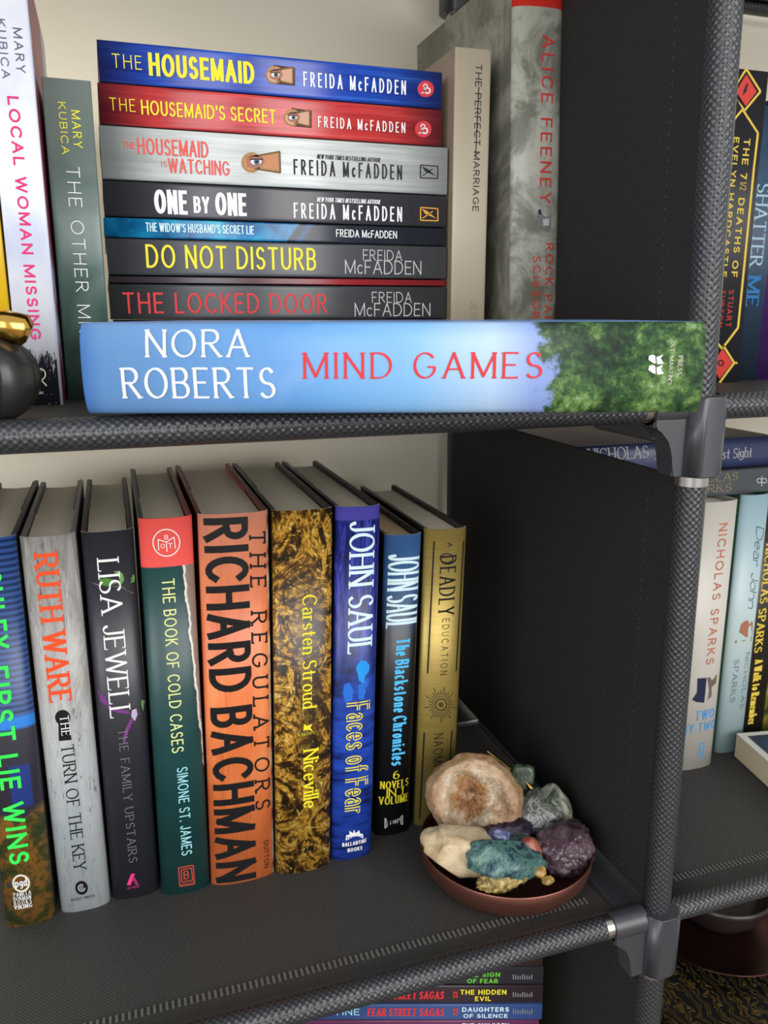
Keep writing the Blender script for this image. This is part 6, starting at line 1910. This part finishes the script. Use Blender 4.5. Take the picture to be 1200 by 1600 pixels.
for i in range(nh):
    k = 'g%d' % i
    BK[k] = ('pb', tk - .0004, h_, d_, (lc[0] + .001 * ((i * 7) % 3 - 1), lc[1], top - tk * (i + .5)), 0, ya, 1)
    build_book(k, 'thin paperback low in the stack, out of sight beneath the plum one', flat(((70, 60, 96), (96, 48, 44), (48, 70, 66))[i % 3], .15, 'paperback_cover'), group='hidden thin paperbacks at the foot of the stack', pages=PG_TAN)

# ------------------------------------------------------------------ pumpkin ornament
def pumpkin(loc):
    root = thing('pumpkin_ornament', 'small black ceramic pumpkin with glossy gold stem at left shelf edge', 'ornament', loc)
    n = NT('satin_black_ceramic', .34, spec=.5)
    m = n.col(n.mix(n.noise(40, 3), (26, 26, 28), (40, 40, 42)))
    prof = [(0, .004), (.012, .0015), (.022, 0), (.031, .004), (.0365, .0115), (.038, .019), (.036, .0265), (.030, .0325), (.020, .036), (.010, .0355), (0, .0335)]
    sm = []
    for i in range(len(prof) - 1):
        p0, p1, p2, p3 = (prof[max(0, min(len(prof) - 1, i + k))] for k in (-1, 0, 1, 2))
        for j in range(4):
            t = j / 4
            sm.append(tuple(max(0 if q == 0 else -1, .5 * (2 * p1[q] + (p2[q] - p0[q]) * t + (2 * p0[q] - 5 * p1[q] + 4 * p2[q] - p3[q]) * t * t + (3 * p1[q] - p0[q] - 3 * p2[q] + p3[q]) * t ** 3)) for q in (0, 1)))
    sm.append(prof[-1])
    lathe('body', sm, m, root, 120, lambda t: 1 - .15 * (1 - abs(math.sin(t * 4.5 + .3)) ** .55))
    g = NT('gold_glaze', .16, 1)
    gm = g.col((212, 166, 78))
    st = tube('stem', [(0, 0, .031), (.002, -.001, .036), (.008, -.002, .0395), (.018, -.004, .0405), (.027, -.005, .0395), (.0335, -.006, .0375), (.0355, -.006, .0365)], [.0085, .0066, .0055, .0053, .0062, .0066, .0038], gm, root, 20, False)
    return root


pumpkin((-.0655, .3720, .7566))

# ------------------------------------------------------------------ bowl of stones
BX, BY, BZ = .2185, .4130, .4512
bowl = NT('bronze_metal', .36, .85)
bm_ = bowl.col(bowl.mix(bowl.noise(30, 3), (124, 80, 68), (142, 94, 80)))
b = thing('bronze_dish', 'shallow round bronze metal dish filled with stones on lower shelf', 'dish', (BX, BY, BZ))
pr_ = [(0, 0), (.034, 0), (.043, .0008), (.0495, .0035), (.0532, .0085), (.0547, .0145), (.0552, .0200), (.0548, .0208), (.0542, .0202), (.0536, .0145), (.0520, .0092), (.0484, .0050), (.042, .0026), (.033, .0018), (0, .0018)]
lathe('dish_body', pr_, bm_, b, 96)


def rock(name, label, mat, loc, dims, seed, rough=.25, freq=1.4, facet=0, rot=(0, 0, 0), sub=4, fine=.03, cells=0, cellf=4, smooth=True):
    bm = bmesh.new()
    bmesh.ops.create_icosphere(bm, subdivisions=sub, radius=1)
    off = Vector((seed * 3.7, seed * 1.3, seed * 7.1))
    for v in bm.verts:
        p = v.co.normalized()
        r = 1 + rough * noise.noise(p * freq + off) + rough * .5 * noise.noise(p * freq * 2.3 + off) + fine * noise.noise(p * 9 + off)
        if cells:
            d, _ = noise.voronoi(p * cellf + off)
            r += cells * (d[1] - d[0]) - cells * .3
        q = p * r
        if facet:
            rnd = random.Random(seed)
            for k in range(facet):
                nn = Vector((rnd.gauss(0, 1), rnd.gauss(0, 1), rnd.gauss(0, 1))).normalized()
                dd = rnd.uniform(.62, .85)
                e = q.dot(nn) - dd
                if e > 0:
                    q -= nn * e * .92
        v.co = Vector((q.x * dims[0], q.y * dims[1], q.z * dims[2]))
    o = bm_obj(name, bm, mat, None, smooth)
    o.location = Vector(loc) + Vector((.003, .0045, -.0025))
    o.rotation_euler = rot
    return tag(o, label, 'stone', 'stones in the bronze dish')


def stone_mat(name, stops, scale=60, detail=6, rough=.45, dist=.5, bump=.3, sss=0):
    n = NT(name, rough)
    c = n.ramp(n.noise(scale, detail, .6, dist=dist), stops)
    n.bump(n.noise(scale * 6, 4), bump, .0008)
    if sss:
        n.b.inputs['Subsurface Weight'].default_value = sss
        n.b.inputs['Subsurface Radius'].default_value = (.004, .003, .003)
    return n.col(n.mix(1, c, (222, 216, 208), 'MULTIPLY'))


# geode: rounded nodule, front cut open on a crystal lined hollow
def geode():
    n = NT('geode_stone', .5)
    x = n.xyz(n.obj)
    rr = n.ma('SQRT', n.ma('ADD', n.ma('POWER', n.ma('ADD', x[0], .002), 2), n.ma('POWER', n.ma('SUBTRACT', x[1], .001), 2)))
    rr = n.ma('ADD', rr, n.ma('MULTIPLY', n.ma('SUBTRACT', n.noise(110, 5, .6), .5), .024))
    t = n.ma('DIVIDE', rr, .032)
    front = n.ramp(t, [(.0, (88, 54, 22)), (.2, (146, 96, 46)), (.36, (176, 138, 92)), (.5, (226, 214, 196)), (.62, (200, 174, 144)), (.8, (172, 138, 106)), (1, (164, 130, 98))])
    front = n.mix(n.ramp(n.noise(160, 5), [(.5, 0.0), (.7, .4)]), front, (216, 202, 184))
    n.bump(n.noise(420, 5, .7), .6, .0012)
    n.col(n.mix(1, front, (212, 206, 196), 'MULTIPLY'))
    bm = bmesh.new()
    bmesh.ops.create_icosphere(bm, subdivisions=6, radius=1)
    off = Vector((4.1, 2.2, 9.3))
    for v in bm.verts:
        p = v.co.normalized()
        th = math.acos(max(-1, min(1, p.z)))
        az = math.atan2(p.y, p.x)
        edge = 1 + .09 * noise.noise(Vector((math.cos(az) * 1.3, math.sin(az) * 1.3, 3)) + off) + .03 * noise.noise(Vector((math.cos(az) * 5, math.sin(az) * 5, 1)) + off)
        if th < R(80):
            rho = th / R(80)
            cav = 1 / (1 + math.exp((rho - .55 + .30 * noise.noise(Vector((p.x * 2, p.y * 2, .5)) + off)) * 16))
            d, _ = noise.voronoi(Vector((p.x, p.y, p.z)) * 9 + off)
            z = .42 - .12 * rho * rho - .62 * cav * (1 - .25 * rho) + (.16 * cav + .05 * (rho < .75)) * (d[1] - d[0]) + .03 * noise.noise(p * 12 + off)
            z -= .18 * max(0, rho - .86) / .14
            q = Vector((math.cos(az) * rho * edge, math.sin(az) * rho * edge, z))
        else:
            k = (th - R(80)) / R(100)
            q = Vector((math.cos(az) * edge * math.cos(k * R(90)) ** .6, math.sin(az) * edge * math.cos(k * R(90)) ** .6, .12 - .80 * math.sin(k * R(90))))
            q *= 1 + .05 * noise.noise(p * 4 + off)
        v.co = Vector((q.x * .0308, q.y * .0285, q.z * .026))
    o = bm_obj('geode', bm, n.m, None, True)
    return tag(o, 'broken open peach and white crystal geode leaning in the bronze dish', 'stone', 'stones in the bronze dish')


g = geode()
g.location = (.2035, .4310, .4930)
zax = Vector((-.30, -.86, .42)).normalized()
xax = Vector((1, -.30, -.12))
xax = (xax - zax * xax.dot(zax)).normalized()
g.rotation_euler = Matrix((xax, zax.cross(xax), zax)).transposed().to_euler()

cream = stone_mat('cream_quartz', [(.35, (190, 168, 132)), (.5, (224, 208, 176)), (.65, (236, 224, 198)), (.8, (206, 178, 130))], 70, 6, .4, sss=.1)
rock('quartz_chunk', 'rough cream quartz chunk at left front of the bronze dish', cream, (.1785, .3965, .4835), (.0220, .0175, .0165), 3, .22, 1.3, 9, (.3, .2, -.3), fine=.06)
mal = stone_mat('blue_green_mineral', [(.30, (22, 34, 48)), (.42, (52, 84, 100)), (.52, (96, 140, 136)), (.62, (56, 92, 88)), (.72, (150, 172, 172)), (.85, (44, 70, 84))], 120, 6, .35, 1.2)
rock('blue_green_stone', 'mottled blue green stone with dark spots at front of the dish', mal, (.2015, .3810, .4815), (.0270, .0150, .0150), 8, .25, 1.5, 8, (.35, .25, .15), fine=.05)
pyr = stone_mat('pyrite', [(.3, (70, 58, 28)), (.5, (168, 148, 84)), (.7, (222, 206, 150))], 300, 4, .35, 0, .8)
rock('pyrite_piece', 'gold sparkling pyrite piece at front rim of the dish', pyr, (.1945, .3705, .4770), (.0180, .0065, .0075), 12, .2, 1.6, 0, (.2, .15, .1), cells=.35, cellf=5)
ame = stone_mat('amethyst', [(.3, (54, 40, 50)), (.5, (92, 74, 88)), (.68, (128, 108, 122)), (.85, (176, 158, 164))], 90, 5, .3, .4, .4, .1)
rock('amethyst_cluster', 'purple amethyst cluster with blocky crystals at right of the dish', ame, (.2475, .3905, .4735), (.0205, .0180, .0185), 21, .15, 1.2, 5, (.1, .2, .3), 5, .03, .26, 2.6, False)
aga = stone_mat('grey_agate', [(.3, (20, 22, 26)), (.42, (88, 92, 96)), (.5, (176, 178, 178)), (.56, (60, 66, 74)), (.66, (150, 152, 150)), (.8, (104, 82, 62))], 55, 5, .3, 2.5)
rock('agate_stone', 'grey and black banded agate stone behind the amethyst', aga, (.2435, .4200, .4800), (.0190, .0160, .0165), 30, .2, 1.4, 6, (.2, 0, .3), fine=.05)
mos = stone_mat('moss_white_stone', [(.35, (60, 72, 62)), (.48, (150, 160, 146)), (.6, (204, 208, 194)), (.8, (176, 180, 160))], 75, 5, .35, .8)
rock('moss_agate', 'pale white stone with green mossy veins at back right of dish', mos, (.2570, .4205, .4790), (.0110, .0150, .0190), 41, .18, 1.2, 4, (.1, -.25, .2))
grn = stone_mat('green_tumbled_stone', [(.35, (44, 62, 46)), (.5, (74, 96, 70)), (.65, (112, 130, 98)), (.8, (150, 150, 100))], 80, 5, .25, 1)
rock('green_stone', 'smooth dark green stone standing upright behind the geode', grn, (.2395, .4400, .4860), (.0115, .0095, .0210), 52, .15, 1.1, 3, (.1, .3, 0), fine=.01)
pur = stone_mat('dark_purple_crystal', [(.35, (24, 20, 32)), (.55, (52, 44, 66)), (.75, (86, 76, 104))], 200, 5, .3, .5, .6)
rock('dark_crystal', 'nearly black purple crystal lump in the middle of the dish', pur, (.2140, .4080, .4790), (.0190, .0110, .0090), 61, .2, 1.5, 0, (.1, 0, .1), cells=.3, cellf=5)
blu = stone_mat('blue_crystal', [(.35, (50, 58, 104)), (.55, (92, 104, 150)), (.75, (140, 150, 186))], 150, 5, .35)
rock('blue_stone', 'small periwinkle blue stone on top of the blue green one', blu, (.2010, .3900, .4915), (.0068, .0062, .0082), 71, .25, 1.5, 6)
red = stone_mat('red_jasper', [(.35, (136, 70, 54)), (.55, (178, 104, 82)), (.75, (206, 144, 116))], 120, 5, .35)
rock('jasper_stone', 'smooth brick red oval stone beside the amethyst', red, (.2225, .3880, .4785), (.0068, .0070, .0118), 80, .1, 1.0, 0, (.2, -.45, 0), fine=.01)
tea = stone_mat('teal_stone', [(.35, (46, 84, 88)), (.55, (78, 122, 122)), (.75, (120, 150, 146))], 90, 5, .35)
rock('teal_stone', 'flat teal stone lying behind the mottled blue green one', tea, (.2170, .3920, .4755), (.0170, .0120, .0100), 91, .15, 1.2, 5, (.3, .3, .2))
yel = stone_mat('yellow_calcite', [(.35, (150, 116, 56)), (.6, (198, 166, 96)), (.8, (226, 206, 150))], 120, 4, .3, sss=.15)
rock('calcite_pebble', 'larger honey yellow pebble at front rim of the dish', yel, (.2215, .3755, .4725), (.0046, .0044, .0048), 101, .2, 1.2, 4)
rock('calcite_pebble', 'tiny pale yellow pebble, foremost at the rim of the dish', yel, (.2245, .3700, .4700), (.0040, .0034, .0028), 107, .25, 1.3, 4)
# stones under the visible ones carry the heap
fill = stone_mat('dark_filler_stone', [(.35, (40, 36, 38)), (.6, (70, 64, 66)), (.8, (96, 90, 90))], 90)
for i, (x, y, s_) in enumerate([(.196, .402, .0145), (.226, .396, .014), (.236, .424, .0145), (.208, .432, .014)]):
    rock('filler_stone', ('dark pebble under the cream quartz', 'dark pebble under the red oval stone', 'dark pebble under the grey agate', 'dark pebble under the geode')[i] + ' in the dish', fill, (x, y, BZ + .0142), (s_, s_, .0096), 120 + i, .15, 1.2, 0, sub=3)

# brass needle leaning against the divider behind the stones
br = NT('brass', .25, 1)
spike = tube('brass_pin', [(.2535, .4255, .4690), (.2520, .4290, .4840), (.2465, .4390, .4915), (.2290, .4640, .5045)], [.0030, .0030, .0020, .0009], br.col((206, 172, 96)), None, 14, False)
tag(spike, 'thin pointed brass pin sticking up out of the dish of stones', 'pin')

# ------------------------------------------------------------------ things on the bottom shelf, right bay
n = NT('black_and_gold_relief', .38, .6)
vv = n.vor(34, n.map(n.obj, (1, 1, .6), (0, 0, .4)), feature='DISTANCE_TO_EDGE')
sw = n.wave(30, 9, 3, 2, n.map(n.obj, (1, 1, .5)))
lines = n.ramp(sw, [(.42, 0.0), (.5, 1.0), (.86, 1.0), (.94, 0.0)])
cc = n.mix(lines, (22, 22, 26), n.mix(n.noise(60), (74, 58, 20), (112, 92, 36)))
n.bump(lines, .8, .0015)
n.col(cc)
bx = thing('keepsake_box', 'black keepsake box with gold scroll relief on the bottom shelf', 'box', (.540, .520, .149))
bm_obj('box_body', box_bm(-.120, .120, -.105, .105, .0004, .038, .003), n.m, bx)
bm_obj('box_lid', box_bm(-.122, .122, -.107, .107, .0385, .052, .003), n.m, bx)
cu = NT('dark_copper', .3, .9)
cm = cu.col(cu.mix(cu.noise(18, 4), (58, 38, 36), (92, 58, 50)))
cd = thing('copper_plate', 'dark copper plate with thin rim on top of the gold relief box', 'plate', (.535, .563, .2014))
lathe('plate_body', [(0, 0), (.050, 0), (.066, .002), (.078, .009), (.0795, .0105), (.0790, .0115), (.0775, .0108), (.065, .0042), (.050, .0022), (0, .0022)], cm, cd, 80)
pt = thing('dark_bowl', 'shadowy dark brown bowl standing in the copper plate', 'bowl', (.545, .572, .2038))
lathe('bowl_body', [(0, 0), (.026, 0), (.032, .003), (.044, .016), (.052, .034), (.0535, .040), (.0515, .0402), (.050, .034), (.042, .018), (.030, .006), (0, .004)], plain((44, 34, 34), .3), pt, 64)
